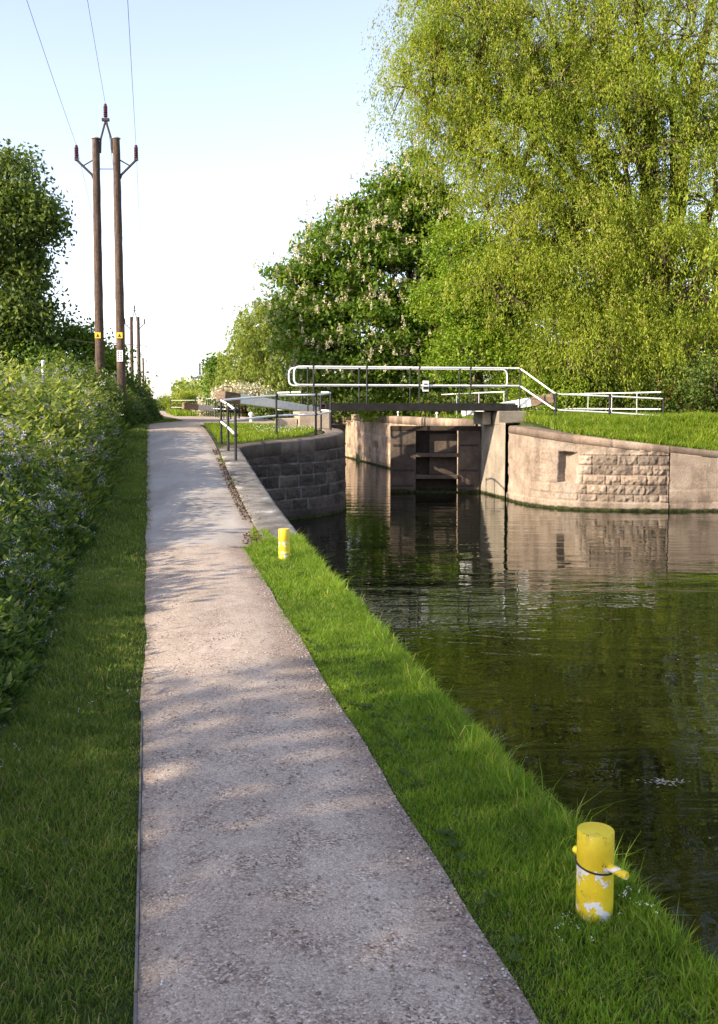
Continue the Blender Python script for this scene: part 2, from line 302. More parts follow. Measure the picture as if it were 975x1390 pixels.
# ------------------------------------------------------------------ mesh helpers
class MB:
    def __init__(s): s.v = []; s.f = []
    def add(s, v, f):
        o = len(s.v); s.v += [tuple(map(float, p)) for p in v]; s.f += [tuple(i+o for i in q) for q in f]; return s
    def box(s, c, d, rz=0.0):
        cx, cy, cz = c; a, b, h = d[0]/2, d[1]/2, d[2]/2; co, si = math.cos(rz), math.sin(rz); v = []
        for z in (-h, h):
            for x, y in ((-a,-b),(a,-b),(a,b),(-a,b)): v.append((cx+x*co-y*si, cy+x*si+y*co, cz+z))
        return s.add(v, [(3,2,1,0),(4,5,6,7),(0,1,5,4),(1,2,6,5),(2,3,7,6),(3,0,4,7)])
    def beam(s, p0, p1, w, h, w1=None, h1=None):
        p0 = Vector(p0); p1 = Vector(p1); d = (p1-p0).normalized(); side = d.cross(Vector((0,0,1)))
        if side.length < 1e-3: side = Vector((1,0,0))
        side.normalize(); up = side.cross(d); v = []
        for p, ww, hh in ((p0,w,h),(p1,w1 or w,h1 or h)):
            for a, b in ((-1,-1),(1,-1),(1,1),(-1,1)): v.append(p+side*a*ww/2+up*b*hh/2)
        return s.add(v, [(0,1,2,3),(7,6,5,4),(0,4,5,1),(1,5,6,2),(2,6,7,3),(3,7,4,0)])
    def tube(s, pts, r, n=8, cap=True):
        pts = [Vector(p) for p in pts]; k = len(pts); rr = r if hasattr(r, '__len__') else [r]*k
        v = []; ref = None
        for i, p in enumerate(pts):
            d = (pts[min(i+1,k-1)]-pts[max(i-1,0)]).normalized()
            if ref is None: ref = Vector((0,0,1)) if abs(d.z) < .9 else Vector((1,0,0))
            a = (ref - d*ref.dot(d))
            if a.length < 1e-4: a = d.orthogonal()
            a.normalize(); ref = a; b = d.cross(a)
            for j in range(n):
                t = 2*math.pi*j/n; v.append(p+(a*math.cos(t)+b*math.sin(t))*rr[i])
        f = []
        for i in range(k-1):
            for j in range(n):
                f.append((i*n+j, i*n+(j+1)%n, (i+1)*n+(j+1)%n, (i+1)*n+j))
        if cap: f.append(tuple(range(n-1,-1,-1))); f.append(tuple((k-1)*n+j for j in range(n)))
        return s.add(v, f)
    def lathe(s, c, prof, n=24):
        v = []; k = len(prof)
        for r, z in prof:
            for j in range(n):
                t = 2*math.pi*j/n; v.append((c[0]+r*math.cos(t), c[1]+r*math.sin(t), c[2]+z))
        f = []
        for i in range(k-1):
            for j in range(n): f.append((i*n+j, i*n+(j+1)%n, (i+1)*n+(j+1)%n, (i+1)*n+j))
        f.append(tuple(range(n-1,-1,-1))); f.append(tuple((k-1)*n+j for j in range(n)))
        return s.add(v, f)
    def build(s, name, mat, parent=None, smooth=None, bevel=0):
        o = link(name, np.array(s.v), s.f, mat, parent)
        if smooth is not None:
            o.data.polygons.foreach_set('use_smooth', [True]*len(o.data.polygons)); o.data.set_sharp_from_angle(angle=math.radians(smooth))
        if bevel:
            b = o.modifiers.new('bevel', 'BEVEL'); b.width = bevel; b.segments = 2; b.limit_method = 'ANGLE'
        return o
def origin_of(p):
    v = Vector((0,0,0))
    while p is not None: v += p.location; p = p.parent
    return v
def link(name, V, faces, mat, parent=None):
    off = origin_of(parent)
    V = np.asarray(V, float).reshape(-1,3)
    if parent is None:
        o0 = Vector((float((V[:,0].min()+V[:,0].max())/2), float((V[:,1].min()+V[:,1].max())/2), float(V[:,2].min())))
        off = o0
    V = V-np.array(off)[None,:]
    me = bpy.data.meshes.new(name)
    if isinstance(faces, np.ndarray):
        n, k = faces.shape
        me.vertices.add(len(V)); me.vertices.foreach_set('co', V.astype(np.float32).ravel())
        me.loops.add(n*k); me.loops.foreach_set('vertex_index', faces.astype(np.int32).ravel())
        me.polygons.add(n); me.polygons.foreach_set('loop_start', np.arange(0, n*k, k, dtype=np.int32))
        me.update(calc_edges=True)
    else:
        me.from_pydata(V.tolist(), [], faces); me.update()
    if mat: me.materials.append(mat)
    o = bpy.data.objects.new(name, me); COL.objects.link(o)
    if parent is not None: o.parent = parent
    else: o.location = off
    return o
def attr(o, name, vals, dom='FACE'):
    a = o.data.attributes.new(name, 'FLOAT', dom); a.data.foreach_set('value', np.asarray(vals, np.float32))
def tag(o, label=None, cat=None, group=None, kind=None):
    if label: o['label'] = label
    if cat: o['category'] = cat
    if group: o['group'] = group
    if kind: o['kind'] = kind
    return o
def empty(name, loc, label, cat, group=None):
    o = bpy.data.objects.new(name, None); o.empty_display_size = .2; COL.objects.link(o); o.location = loc
    return tag(o, label, cat, group)
def copy_tree(o, parent=None):
    c = o.copy(); COL.objects.link(c); c.parent = parent
    for ch in [x for x in bpy.data.objects if x.parent == o]: copy_tree(ch, c)
    return c

# ------------------------------------------------------------------ leaves
def leaves(C, A, L, W, rs, fold=.15, normal=None):
    """C centres, A unit axes; one quad leaf each."""
    n = len(C); r = rs.normal(size=(n,3)) if normal is None else normal
    B = np.cross(A, r); B /= np.linalg.norm(B, axis=1)[:,None]+1e-9
    Nn = np.cross(A, B)
    L = np.broadcast_to(L, (n,))[:,None]; W = np.broadcast_to(W, (n,))[:,None]
    V = np.stack([C-A*L*.5, C+B*W*.5+Nn*W*fold-A*L*.05, C+A*L*.5, C-B*W*.5+Nn*W*fold-A*L*.05], 1).reshape(-1,3)
    Fc = np.arange(n*4).reshape(n,4)
    return V, Fc
def leafobj(name, C, A, L, W, mat, parent, rs, rnd=None, normal=None, fold=.15):
    V, Fc = leaves(C, A, L, W, rs, fold, normal)
    o = link(name, V, Fc, mat, parent)
    attr(o, 'rnd', rnd if rnd is not None else rs.rand(len(C))); return o
def unit(a): return a/(np.linalg.norm(a, axis=1)[:,None]+1e-9)

def curve_pts(p0, p1, k, sag, rs, wob=.1):
    p0 = np.array(p0, float); p1 = np.array(p1, float); L = np.linalg.norm(p1-p0); t = np.linspace(0,1,k)[:,None]
    p = p0+(p1-p0)*t; p[:,2] += (np.sin(t[:,0]*np.pi)*sag*L)
    w = rs.normal(size=(k,3))*wob*L*.3; w[0] = 0; w[-1] = 0
    return p+w
def tree(name, base, trunk_top, r0, lobes, label, cat, mat, seed, leaf=(.14,.07), per=90, spread=.5, droop=0.0, group=None, twigs=.5,
         rndshift=0.0, flowers=None, flat=.7, upn=.9, multistem=1, barkmat=None, branch_r=.03):
    rs = np.random.RandomState(seed)
    root = empty(name, base, label, cat, group)
    tr = MB(); br = MB()
    tt = np.array(trunk_top, float)
    for k in range(multistem):
        b = np.array(base, float)+np.array([rs.normal()*.4*(multistem > 1), rs.normal()*.3*(multistem > 1), -.15])
        q = tt+np.array([rs.normal()*1.2*(multistem > 1), rs.normal()*.6*(multistem > 1), 0])
        tr.tube(curve_pts(b, q, 7, 0, rs, .05), np.linspace(r0*1.15, r0*.6, 7), 10)
    tr.build('trunk', barkmat or M['bark'], root, smooth=60)
    CC = []; AA = []; RR = []; FP = []; FR = []
    for (cx, cy, cz, rx, ry, rz, n) in lobes:
        c = np.array([cx, cy, cz], float)
        start = tt*rs.uniform(.75,1)+np.array(base)*0 if False else np.array(base, float)+(tt-np.array(base, float))*rs.uniform(.55,1.0)
        hub = c-np.array([0,0,rz*.25])
        Ls = np.linalg.norm(hub-start); lr = min(r0*.55, .05+Ls*.022)
        br.tube(curve_pts(start, hub, 6, .06, rs, .1), np.linspace(lr, lr*.45, 6), 7)
        nb = max(4, int(n/9)); hubs = []
        for j in range(nb):
            d = unit(rs.normal(size=(1,3)))[0]; rad = rs.uniform(.35,.62)
            h = c+d*np.array([rx,ry,rz])*rad; hubs.append(h)
            br.tube(curve_pts(hub+(h-hub)*0, h, 4, .08, rs, .12), np.linspace(lr*.42, branch_r*.8, 4), 5, False)
        hubs = np.array(hubs)
        for j in range(n):
            d = unit(rs.normal(size=(1,3)))[0]
            if d[2] < -.55 and rs.rand() < .6: d[2] *= -1
            rad = rs.uniform(.45,1)**.5
            rad *= .82+.3*noise2(d[0]*2.3+cx, d[2]*2.3+d[1]*1.7, seed)
            p = c+d*np.array([rx,ry,rz])*rad
            h = hubs[np.argmin(((hubs-p)**2).sum(1))]
            if rs.rand() < twigs: br.tube(curve_pts(h, p, 3, .08, rs, .12), np.linspace(branch_r, branch_r*.35, 3), 4, False)
            m = int(per*rs.uniform(.6,1.4)); sp = spread*rs.uniform(.6,1.35)
            tone = rs.uniform(-.26,.26)+rndshift
            if droop > 0:
                ns = max(2, m//16); dr = droop*rs.uniform(.25,1.35)
                for q in range(ns):
                    s0 = p+np.clip(rs.normal(size=3),-1.6,1.6)*sp*np.array([1,1,.6]); ln = dr*rs.uniform(.6,1.3); t = rs.rand(16)
                    side = unit(np.array([[d[0]+rs.normal()*.6, d[1]+rs.normal()*.6, 0.02]]))[0]
                    P = s0[None,:]+side[None,:]*(ln*.55*np.sqrt(t))[:,None]+np.array([0,0,-1.0])[None,:]*(ln*t**1.7)[:,None]+rs.normal(size=(16,3))*.075
                    a = unit(side[None,:]*.6*(1-t)[:,None]+np.array([0,0,-1.0])*(.3+t)[:,None]+rs.normal(size=(16,3))*.45)
                    CC.append(P); AA.append(a); RR.append(np.clip(rs.rand(16)*.75+.12+tone, 0, 1))
            else:
                P = p+np.clip(rs.normal(size=(m,3)),-1.7,1.7)*sp*np.array([1,1,flat]); CC.append(P)
                AA.append(unit(rs.normal(size=(m,3))+d*.5+np.array([0,0,-.35]))); RR.append(np.clip(rs.rand(m)*.75+.12+tone, 0, 1))
            if flowers and rad > .5 and rs.rand() < flowers[0] and d[1] < .4:
                for _ in range(flowers[1]):
                    FP.append(p+d*sp*1.1+rs.normal(size=3)*sp*.8*np.array([1,1,.6]))
    br.build('branches', barkmat or M['bark'], root, smooth=60)
    CC = np.concatenate(CC); AA = np.concatenate(AA); RR = np.concatenate(RR); n = len(CC)
    nrm = rs.normal(size=(n,3))+np.array([0,0,upn])
    # leaf blade faces roughly up/out: B is taken perpendicular to both the axis and this normal
    leafobj('crown', CC, AA, leaf[0]*rs.uniform(.65,1.3,n), leaf[1]*rs.uniform(.7,1.3,n), mat, root, rs, RR, nrm)
    if flowers and FP:
        FP = np.array(FP); k = flowers[2]; P = np.repeat(FP, k, 0); m = len(P)
        h = rs.rand(m); P = P+np.stack([rs.normal(size=m)*.06*(1.15-h), rs.normal(size=m)*.06*(1.15-h), h*flowers[3]], 1)
        o = leafobj('blossom', P, unit(rs.normal(size=(m,3))), .085, .065, flowers[4], root, rs)
        o['kind'] = 'stuff'
    return root

# ================================================================== WORLD
EL = math.radians(25); SX, SY = -.88, -.48
sl = math.hypot(SX, SY); SX /= sl; SY /= sl
world = bpy.data.worlds.new("World"); scene.world = world; world.use_nodes = True
wn = world.node_tree; bg = wn.nodes['Background']
sky = wn.nodes.new('ShaderNodeTexSky'); sky.sky_type = 'NISHITA'; sky.sun_disc = False
sky.sun_elevation = EL; sky.sun_rotation = math.atan2(SX, SY)
sky.air_density = 1.0; sky.dust_density = .8; sky.ozone_density = 1.2; sky.altitude = 50
hs = wn.nodes.new('ShaderNodeHueSaturation'); hs.inputs['Saturation'].default_value = .74; wn.links.new(sky.outputs[0], hs.inputs['Color']); tn = wn.nodes.new('ShaderNodeMix'); tn.data_type = 'RGBA'; tn.blend_type = 'MULTIPLY'; tn.inputs[0].default_value = 1; tn.inputs[7].default_value = (1.0,.94,1.0,1); wn.links.new(hs.outputs[0], tn.inputs[6]); wn.links.new(tn.outputs[2], bg.inputs[0]); bg.inputs[1].default_value = .135
sun = bpy.data.lights.new('sun', 'SUN'); sun.energy = 3.7; sun.angle = math.radians(.6); sun.color = (1,.86,.67)
so = bpy.data.objects.new('sun', sun); COL.objects.link(so); so.location = (-30,-12,30)
to_sun = Vector((SX*math.cos(EL), SY*math.cos(EL), math.sin(EL)))
so.rotation_euler = to_sun.to_track_quat('Z', 'Y').to_euler()
scene.view_settings.view_transform = 'Standard'; scene.view_settings.look = 'None'; scene.view_settings.gamma = 1
scene.view_settings.exposure = 1.5

cam = bpy.data.cameras.new('camera'); co = bpy.data.objects.new('camera', cam); COL.objects.link(co); scene.camera = co
co.location = (0,0,CAMZ); co.rotation_euler = (math.radians(90)-TH, 0, 0)
cam.sensor_fit = 'VERTICAL'; cam.sensor_height = 36; cam.lens = 36*F/1390; cam.shift_y = -45/1390.0
cam.clip_end = 5000; cam.clip_start = .05

# ================================================================== GROUND
def spaced(lo, hi, step, far, grow=1.25):
    a = list(np.arange(lo, hi+1e-6, step)); s = step; x = hi
    while x < far: s = min(s*grow, 60); x += s; a.append(x)
    s = step; x = lo
    while x > -far: s = min(s*grow, 60); x -= s; a.insert(0, x)
    return np.array(a)
def grid_obj(name, X, Y, Z, mat, parent=None, keep=None):
    ny, nx = X.shape; V = np.stack([X,Y,Z], -1).reshape(-1,3)
    i = np.arange(ny-1)[:,None]*nx+np.arange(nx-1)[None,:]
    Fc = np.stack([i, i+1, i+nx+1, i+nx], -1).reshape(-1,4)
    if keep is not None: Fc = Fc[keep.ravel()]
    o = link(name, V, Fc, mat, parent); o.data.polygons.foreach_set('use_smooth', [True]*len(o.data.polygons)); return o
gx = spaced(-14, 13, .13, 1500); gy = spaced(1.0, 33, .15, 1500)
GX, GY = np.meshgrid(gx, gy)
sd = poly_sd(CANAL, GX, GY); sd2 = poly_sd(POUND, GX, GY)
LZ = land(GX, GY)
uu = GX+KX*GY
bank = ((GY < 11.7) & (uu < 5)) | ((GX > 12) & (GY < 24.5))
drop = np.where(bank, sm(-.04,.42,sd), sm(-.46,-.32,sd))
zz = LZ*(1-drop)+(-2.4)*drop
zz = zz - 1.3*sm(-.6,.8,sd2)*(GY > 61)
# small lumps in the turf, kept off the path
zz = zz+lumpf(GX, GY)*(1-drop)
ground = grid_obj('ground', GX, GY, zz, M['soil']); tag(ground, kind='structure')

# water sheets
def poly_obj(name, P, z, mat, parent=None):
    V = [(p[0], p[1], z) for p in P]; return link(name, V, [tuple(range(len(V)))], mat, parent)
w = poly_obj('canal_water', [(30,-40), (30,27.6), (10.6,26.9), (8.8,26.8), (7.4,26.85), (6.3,27.1), (5.2,28.4), S(11.4,30.1), S(11.4,60), S(5.5,60), S(5.5,28.6), S(5.2,27.3), S(3.3,25.0), S(1.9,23.2), S(1.3,12), S(1.2,0), S(1.2,-40)][::1], WATER, M['water'])
tag(w, kind='structure')
w2 = poly_obj('upper_water', [S(1.5,61), S(12,61), S(12,145), S(-1,145)], .62, M['waterfar']); tag(w2, kind='structure')

# ---- towpath
vy = np.concatenate([np.arange(-4, 34, .12), np.arange(34, 62, .5), np.arange(62, 130, 2.0)])
nu = 28
T = np.linspace(0, 1, nu)
le, re = path_edges(vy)
PU = le[:,None]+(re-le)[:,None]*T[None,:]; PY = np.repeat(vy[:,None], nu, 1)
PX = PU-KX*PY
crown = .03*(1-(2*T[None,:]-1)**2)*np.where(PY < 33, 1, 0)
PZ = land(PX, PY)+.008+crown+(fbm(PX*2.2, PY*1.2, 12)-.5)*.022*np.minimum(1, 4*T*(1-T))[None,:]+.004
# skirt so the edges go into the ground
path = grid_obj('towpath', PX, PY, PZ, M['path']); tag(path, kind='structure')
zone = np.where(PY < 11.25+.12*(fbm(PX*6, PY*0, 2)-.5), 0, np.where(PY < 25, 1.0, np.clip(1+(PY-25)/4.0, 1, 2)))
attr(path, 'zone', zone.ravel(), 'POINT')
ed = np.maximum(sm(.10,.0,T*(re-le)[:,None]), sm(.28,.02,(1-T)*(re-le)[:,None]+.12*(fbm(PX*7, PY*7, 3)-.5)))*np.where(PY < 33, 1, 0)
attr(path, 'edge', ed.ravel(), 'POINT')

# loose stones on the near path: uncountable
n = 5200
sY = 2.3+RS.rand(n)**1.5*7.5; sl_, sr_ = path_edges(sY)
tt_ = RS.rand(n); tt_ = np.where(RS.rand(n) < .45, 1-np.abs(RS.normal(size=n))*.07, tt_); sU = sl_+(sr_-sl_)*np.clip(tt_, 0.01, 1.03)
sXp = sU-KX*sY; sZ = land(sXp, sY)+.014+.03*(1-(2*np.clip(tt_,0,1)-1)**2)
octa = np.array([(1,0,0),(0,1,0),(-1,0,0),(0,-1,0),(0,0,1),(0,0,-1)], float)
of = np.array([(0,1,4),(1,2,4),(2,3,4),(3,0,4),(1,0,5),(2,1,5),(3,2,5),(0,3,5)])
sz = .0028+.0048*RS.rand(n)**2.5
ang = RS.rand(n)*6.28; ca, sa = np.cos(ang), np.sin(ang)
ob = octa[None]*(1+.35*(RS.rand(n,6,1)-.5))*np.stack([sz*1.3, sz, sz*.65], -1)[:,None,:]
ox = ob[:,:,0]*ca[:,None]-ob[:,:,1]*sa[:,None]; oy = ob[:,:,0]*sa[:,None]+ob[:,:,1]*ca[:,None]
V = np.stack([ox+sXp[:,None], oy+sY[:,None], ob[:,:,2]+sZ[:,None]], -1).reshape(-1,3)
Fc = (of[None]+np.arange(n)[:,None,None]*6).reshape(-1,3)
M['stone'] = leafmat('loose_stone', [(0,(.13,.095,.085)),(.5,(.3,.245,.225)),(.85,(.42,.37,.34)),(1,(.6,.56,.52))], 0.0, .9)
o = link('path_gravel', V, Fc, M['stone']); attr(o, 'rnd', np.repeat(RS.rand(n), 8)); tag(o, 'loose gravel scattered over the near path', 'gravel', kind='stuff')

# timber edging along the left of the near path
mb = MB(); ys = np.linspace(1.5, 5.2, 14)
for i in range(13):
    a, b = ys[i]+.006, ys[i+1]
    mb.beam((-.066-KX*a, a, -.008+.008*noise2(i,1)), (-.066-KX*b, b, -.012), .010, .05)
tag(mb.build('path_edging', M['edging'], bevel=.003), 'thin grey edging board along the left side of the near path', 'edging')

# ================================================================== WALLS
def resample(P, step):
    P = np.array(P, float); d = np.r_[0, np.cumsum(np.hypot(*np.diff(P, axis=0).T))]
    # smooth
    s = np.arange(0, d[-1]+step*.5, step); s = np.minimum(s, d[-1]); x = np.interp(s, d, P[:,0]); y = np.interp(s, d, P[:,1])
    k = int(.35/step)
    if k > 1:
        ker = np.ones(2*k+1)/(2*k+1)
        xp = np.pad(x, k, mode='reflect', reflect_type='odd'); yp = np.pad(y, k, mode='reflect', reflect_type='odd')
        x = np.convolve(xp, ker, 'valid'); y = np.convolve(yp, ker, 'valid')
    return x, y, s
def blocks(sg, zg, bw, bh, seed, z0=-1.35):
    row = np.floor((zg-z0)/bh); rz = (zg-z0)-row*bh
    k = (sg+row*.37*bw+_h(row, row*0, seed)*bw)/bw
    wob = .32*(_h(np.floor(k), row, seed+1)-.5)
    wob2 = .32*(_h(np.floor(k)+1, row, seed+1)-.5)
    fr = k-np.floor(k); idx = np.floor(k)
    # move each joint by its own wobble
    idx = np.where(fr < wob, idx-1, idx); idx = np.where(fr > 1+wob2, idx+1, idx)
    l = idx+.32*(_h(idx, row, seed+1)-.5); r = idx+1+.32*(_h(idx+1, row, seed+1)-.5)
    du = np.minimum(k-l, r-k)*bw; dz = np.minimum(rz, bh-rz)
    return np.minimum(du, dz), _h(idx, row, seed+2)
def wall(parent, P, ztop, flip, relief, mat, thick=.5, step=.03, zbot=-2.3, batter=0.0, name='masonry', closed=True):
    """P: polyline on the water side. ztop(x,y). relief(s,z,x)->(offset,mortar,blk)."""
    x, y, s = resample(P, step)
    tx = np.gradient(x); ty = np.gradient(y); l = np.hypot(tx, ty); tx /= l; ty /= l
    nx, ny = (ty, -tx) if not flip else (-ty, tx)            # normal toward the water
    zt = np.array([ztop(a, b) for a, b in zip(x, y)])
    nz = int(2.6/step/1.0); tz = np.linspace(0, 1, nz)
    Zg = zbot+(zt[None,:]-zbot)*tz[:,None]; Sg = np.repeat(s[None,:], nz, 0); Xr = np.repeat(x[None,:], nz, 0)
    off, mo, bl = relief(Sg, Zg, Xr)
    off = off+batter*(zt[None,:]-Zg)
    X = x[None,:]+nx[None,:]*off; Y = y[None,:]+ny[None,:]*off
    # top: three extra rows back
    for b_, dz in ((.06,0.0),(thick,0.0),(thick,-1.6)):
        X = np.vstack([X, (x-nx*b_)[None,:]]); Y = np.vstack([Y, (y-ny*b_)[None,:]]); Zg = np.vstack([Zg, (zt+dz)[None,:]])
        mo = np.vstack([mo, 0*x[None,:]]); bl = np.vstack([bl, .5+0*x[None,:]])
    o = grid_obj(name, X, Y, Zg, mat, parent)
    if flip: o.data.flip_normals()
    attr(o, 'mortar', mo.ravel(), 'POINT'); attr(o, 'blk', bl.ravel(), 'POINT')
    return (x, y, s, nx, ny, zt)
def coping(parent, P, ztop, flip, width, h, mat, over=.04, seg=1.1, step=.06, name='coping'):
    x, y, s = resample(P, step)
    tx = np.gradient(x); ty = np.gradient(y); l = np.hypot(tx, ty); tx /= l; ty /= l
    nx, ny = (ty, -tx) if not flip else (-ty, tx)
    zt = np.array([ztop(a, b) for a, b in zip(x, y)])
    prof = [(-width,-h),(-width,-.01),(-width+.015,0),(-width*.66,.004),(-width*.33,.004),(over-.05,0),(over-.012,-.018),(over,-.05),(over,-h),(over-.05,-h-.002)]
    X = []; Y = []; Z = []
    jt = np.abs(((s/seg+.5) % 1)-.5)*seg
    gap = np.where(jt < .03, -.012, 0)
    for (o_, z_) in prof:
        wv = .008*(fbm(s*3, s*0+o_*4, 4)-.5)
        X.append(x+nx*(o_+gap*(o_ > 0)+wv)); Y.append(y+ny*(o_+gap*(o_ > 0)+wv)); Z.append(zt+z_+gap*(z_ > -.06)+.015*(fbm(s*2.5, s*0+o_*9, 6)-.5)*(z_ > -.06))
    o = grid_obj(name, np.array(X), np.array(Y), np.array(Z), mat, parent)
    o.data.flip_normals() if not flip else None
    blk = _h(np.floor(s/seg+.5), s*0, 3.0)
    attr(o, 'mortar', np.tile((jt < .035)*1.0, len(prof)), 'POINT'); attr(o, 'blk', np.tile(blk, len(prof)), 'POINT')
    return o
def rock(Sg, Zg, amt, seed, bw=.62, bh=.29):
    d, b = blocks(Sg, Zg, bw, bh, seed)
    pil = sm(0,.03,d)*.75+sm(.03,.12,d)*.25
    ro = (np.abs(fbm(Sg*6+b*17, Zg*6+b*31, seed, 5)-.5)*-3.2+.35)+ (b-.5)*.7+(fbm(Sg*17+b*7, Zg*17, seed+2, 3)-.5)*.8
    return amt*pil*(1+ro), sm(.022,.010,d), b
# --- quay wall by the path
QP = [S(1.84,11.75), S(1.88,13), S(2.12,22.9)]
qz = lambda x, y: lz(x, y)+.045
q = empty('quay_wall', (QP[1][0], QP[1][1], 0), 'dark stone quay wall with worn flat coping stones beside the path ramp', 'wall')
def rq(s, z, x):
    o, m, b = rock(s, z, .05, 3.0); return o, m, b
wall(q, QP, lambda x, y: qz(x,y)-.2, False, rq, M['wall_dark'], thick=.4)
coping(q, QP, qz, False, .46, .2, M['kerbstone'], over=.05, seg=1.35)
# --- left wing wall
LW = [S(2.13,22.9), S(2.4,23.45), S(2.9,24.0), S(3.5,24.55), S(4.2,25.1), S(4.75,25.7), S(5.2,26.4), S(5.5,27.2), S(5.66,28.0), S(5.7,28.9)]
lzc = lambda x, y: lz(x, y)+.05
lw = empty('wing_wall', (LW[4][0], LW[4][1], .7), 'curved dark stone wing wall with rough blocks on the towpath side of the lock', 'wall')
def rl(s, z, x):
    o, m, b = rock(s, z, .055, 5.0, .6, .31)
    # plain lower footing band
    f = sm(-1.02,-.98,z); return o*f+.09*(1-f), m*f, b*f+.45*(1-f)
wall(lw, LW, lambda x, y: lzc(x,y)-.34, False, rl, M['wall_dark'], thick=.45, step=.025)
coping(lw, LW, lzc, False, .5, .34, M['coping_dark'], over=.03, seg=1.2)
# --- left chamber wall
LC = [S(5.7,28.9), S(5.7,60)]
lc = empty('chamber_wall', (LC[0][0], 40, 0), 'stone lock chamber wall on the towpath side, mostly hidden', 'wall')
def rc(s, z, x):
    o, m, b = rock(s, z, .02, 9.0, .9, .32); return o+.04*(fbm(s*1.5, z*1.5, 4)-.5), m*.6, b
wall(lc, LC, lambda x, y: lz(x,y)-.25, False, rc, M['wall_chamber'], thick=.4, step=.09)
coping(lc, LC, lambda x, y: lz(x,y)+.03, False, .6, .28, M['coping'], over=.03, step=.2)
# --- right chamber wall
RC = [S(11.2,60), S(11.2,32.75)]
rcw = empty('chamber_wall', (RC[1][0], 40, 0), 'sunlit stained lock chamber wall on the far side beyond the gate', 'wall')
wall(rcw, RC, lambda x, y: lz(x,y)-.3, False, rc, M['wall_chamber'], thick=.4, step=.07)
coping(rcw, RC, lambda x, y: lz(x,y)+.03, False, .6, .33, M['coping'], over=.03, step=.2)
# --- quoin pier between gate and wing wall
RP = [S(11.2,32.7), S(11.2,30.1)]
rp = empty('gate_pier', (RP[1][0], RP[1][1], 0), 'pale concrete pier between the closed lock gate and the sunlit wing wall', 'pier')
M['piermat'] = wallmat('pale_pier_concrete', [(.3,(.21,.18,.14)),(.5,(.30,.265,.21)),(.75,(.42,.37,.3))], (.15,.12,.09), .3)
def rpf(s, z, x): return .02*(fbm(s*3, z*1.2, 6)-.5), s*0, .5+s*0
wall(rp, [S(11.2,32.7), S(11.2,30.15)], lambda x, y: lz(x,y)-.02, False, rpf, M['piermat'], thick=.5, step=.04)
# --- right wing wall
RW = [(4.70,29.95), (4.74,29.5), (4.85,28.9), (5.0,28.35), (5.25,27.85), (5.6,27.4), (6.1,27.05), (6.8,26.78), (7.6,26.62), (8.6,26.55)]
rzt = lambda x, y: float(np.interp(x, RX, RZ))+.05
rw = empty('wing_wall', (6.5,26.8,.5), 'sunlit curved pinkish wing wall with a square niche and rough stone blocks', 'wall')
rx_, ry_, rs_ = resample(RW, .025)
def rr_(s, z, x):
    o, m, b = rock(s, z, .06, 7.0, .56, .275)
    zone_ = sm(6.15,6.35,x+.25*(fbm(s*2,z*2,9)-.5))*sm(.36,.33,z)*sm(-1.0,-.97,z)
    weak = sm(4.95,5.2,x)*(1-zone_)*sm(.52,.48,z)*sm(-1.0,-.97,z)*sm(.42,.62,fbm(s*.9,z*1.1,2))
    off = o*zone_*1.0+o*.5*weak+.03*(1-zone_)+.03*(fbm(s*2.3,z*2.3,5)-.5)
    off = off+.05*sm(-1.0,-1.04,z)
    # broken edge and niche
    off = off-.03*sm(.5,.8,fbm(s*3,z*3,11))*(1-zone_)
    # ragged hole with a square back
    e = .05*(fbm(s*6,z*6,21)-.5)
    nm = sm(5.70,5.73,x+e)*sm(6.22,6.19,x+e*.4)*sm(-.50,-.47,z+e)*sm(.38,.35,z+e)
    off = off*(1-nm)+nm*(-.24+.22*sm(5.92,6.2,x))
    return off, np.clip(m*zone_+m*.6*weak, 0, 1)*(1-nm), np.where(zone_ > .5, b, .5+.12*(b-.5))
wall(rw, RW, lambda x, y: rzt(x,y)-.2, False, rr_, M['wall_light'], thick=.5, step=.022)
coping(rw, RW, rzt, False, .55, .22, M['coping'], over=.045, seg=2.2)
# --- plain concrete wall to the right
RB = [(8.62,26.55), (10.5,26.62), (14,26.85), (22,27.4)]
rb = empty('retaining_wall', (12,26.7,0), 'smooth weathered retaining wall right of the rough stone blocks', 'wall')
def rbf(s, z, x):
    cr = np.minimum(np.abs(z+1.0+.02*np.sin(s*3)), np.abs(z+.62+.015*np.sin(s*2+1)))
    return .05+.02*(fbm(s*2, z*3, 8)-.5)-.015*sm(.03,.01,cr), sm(.018,.006,np.abs(z+1.0+.02*np.sin(s*3))), .6+.15*(fbm(s,z*3,9)-.5)
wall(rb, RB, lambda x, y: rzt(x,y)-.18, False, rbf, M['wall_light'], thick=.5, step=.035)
coping(rb, RB, rzt, False, .55, .2, M['coping'], over=.05, seg=2.4)

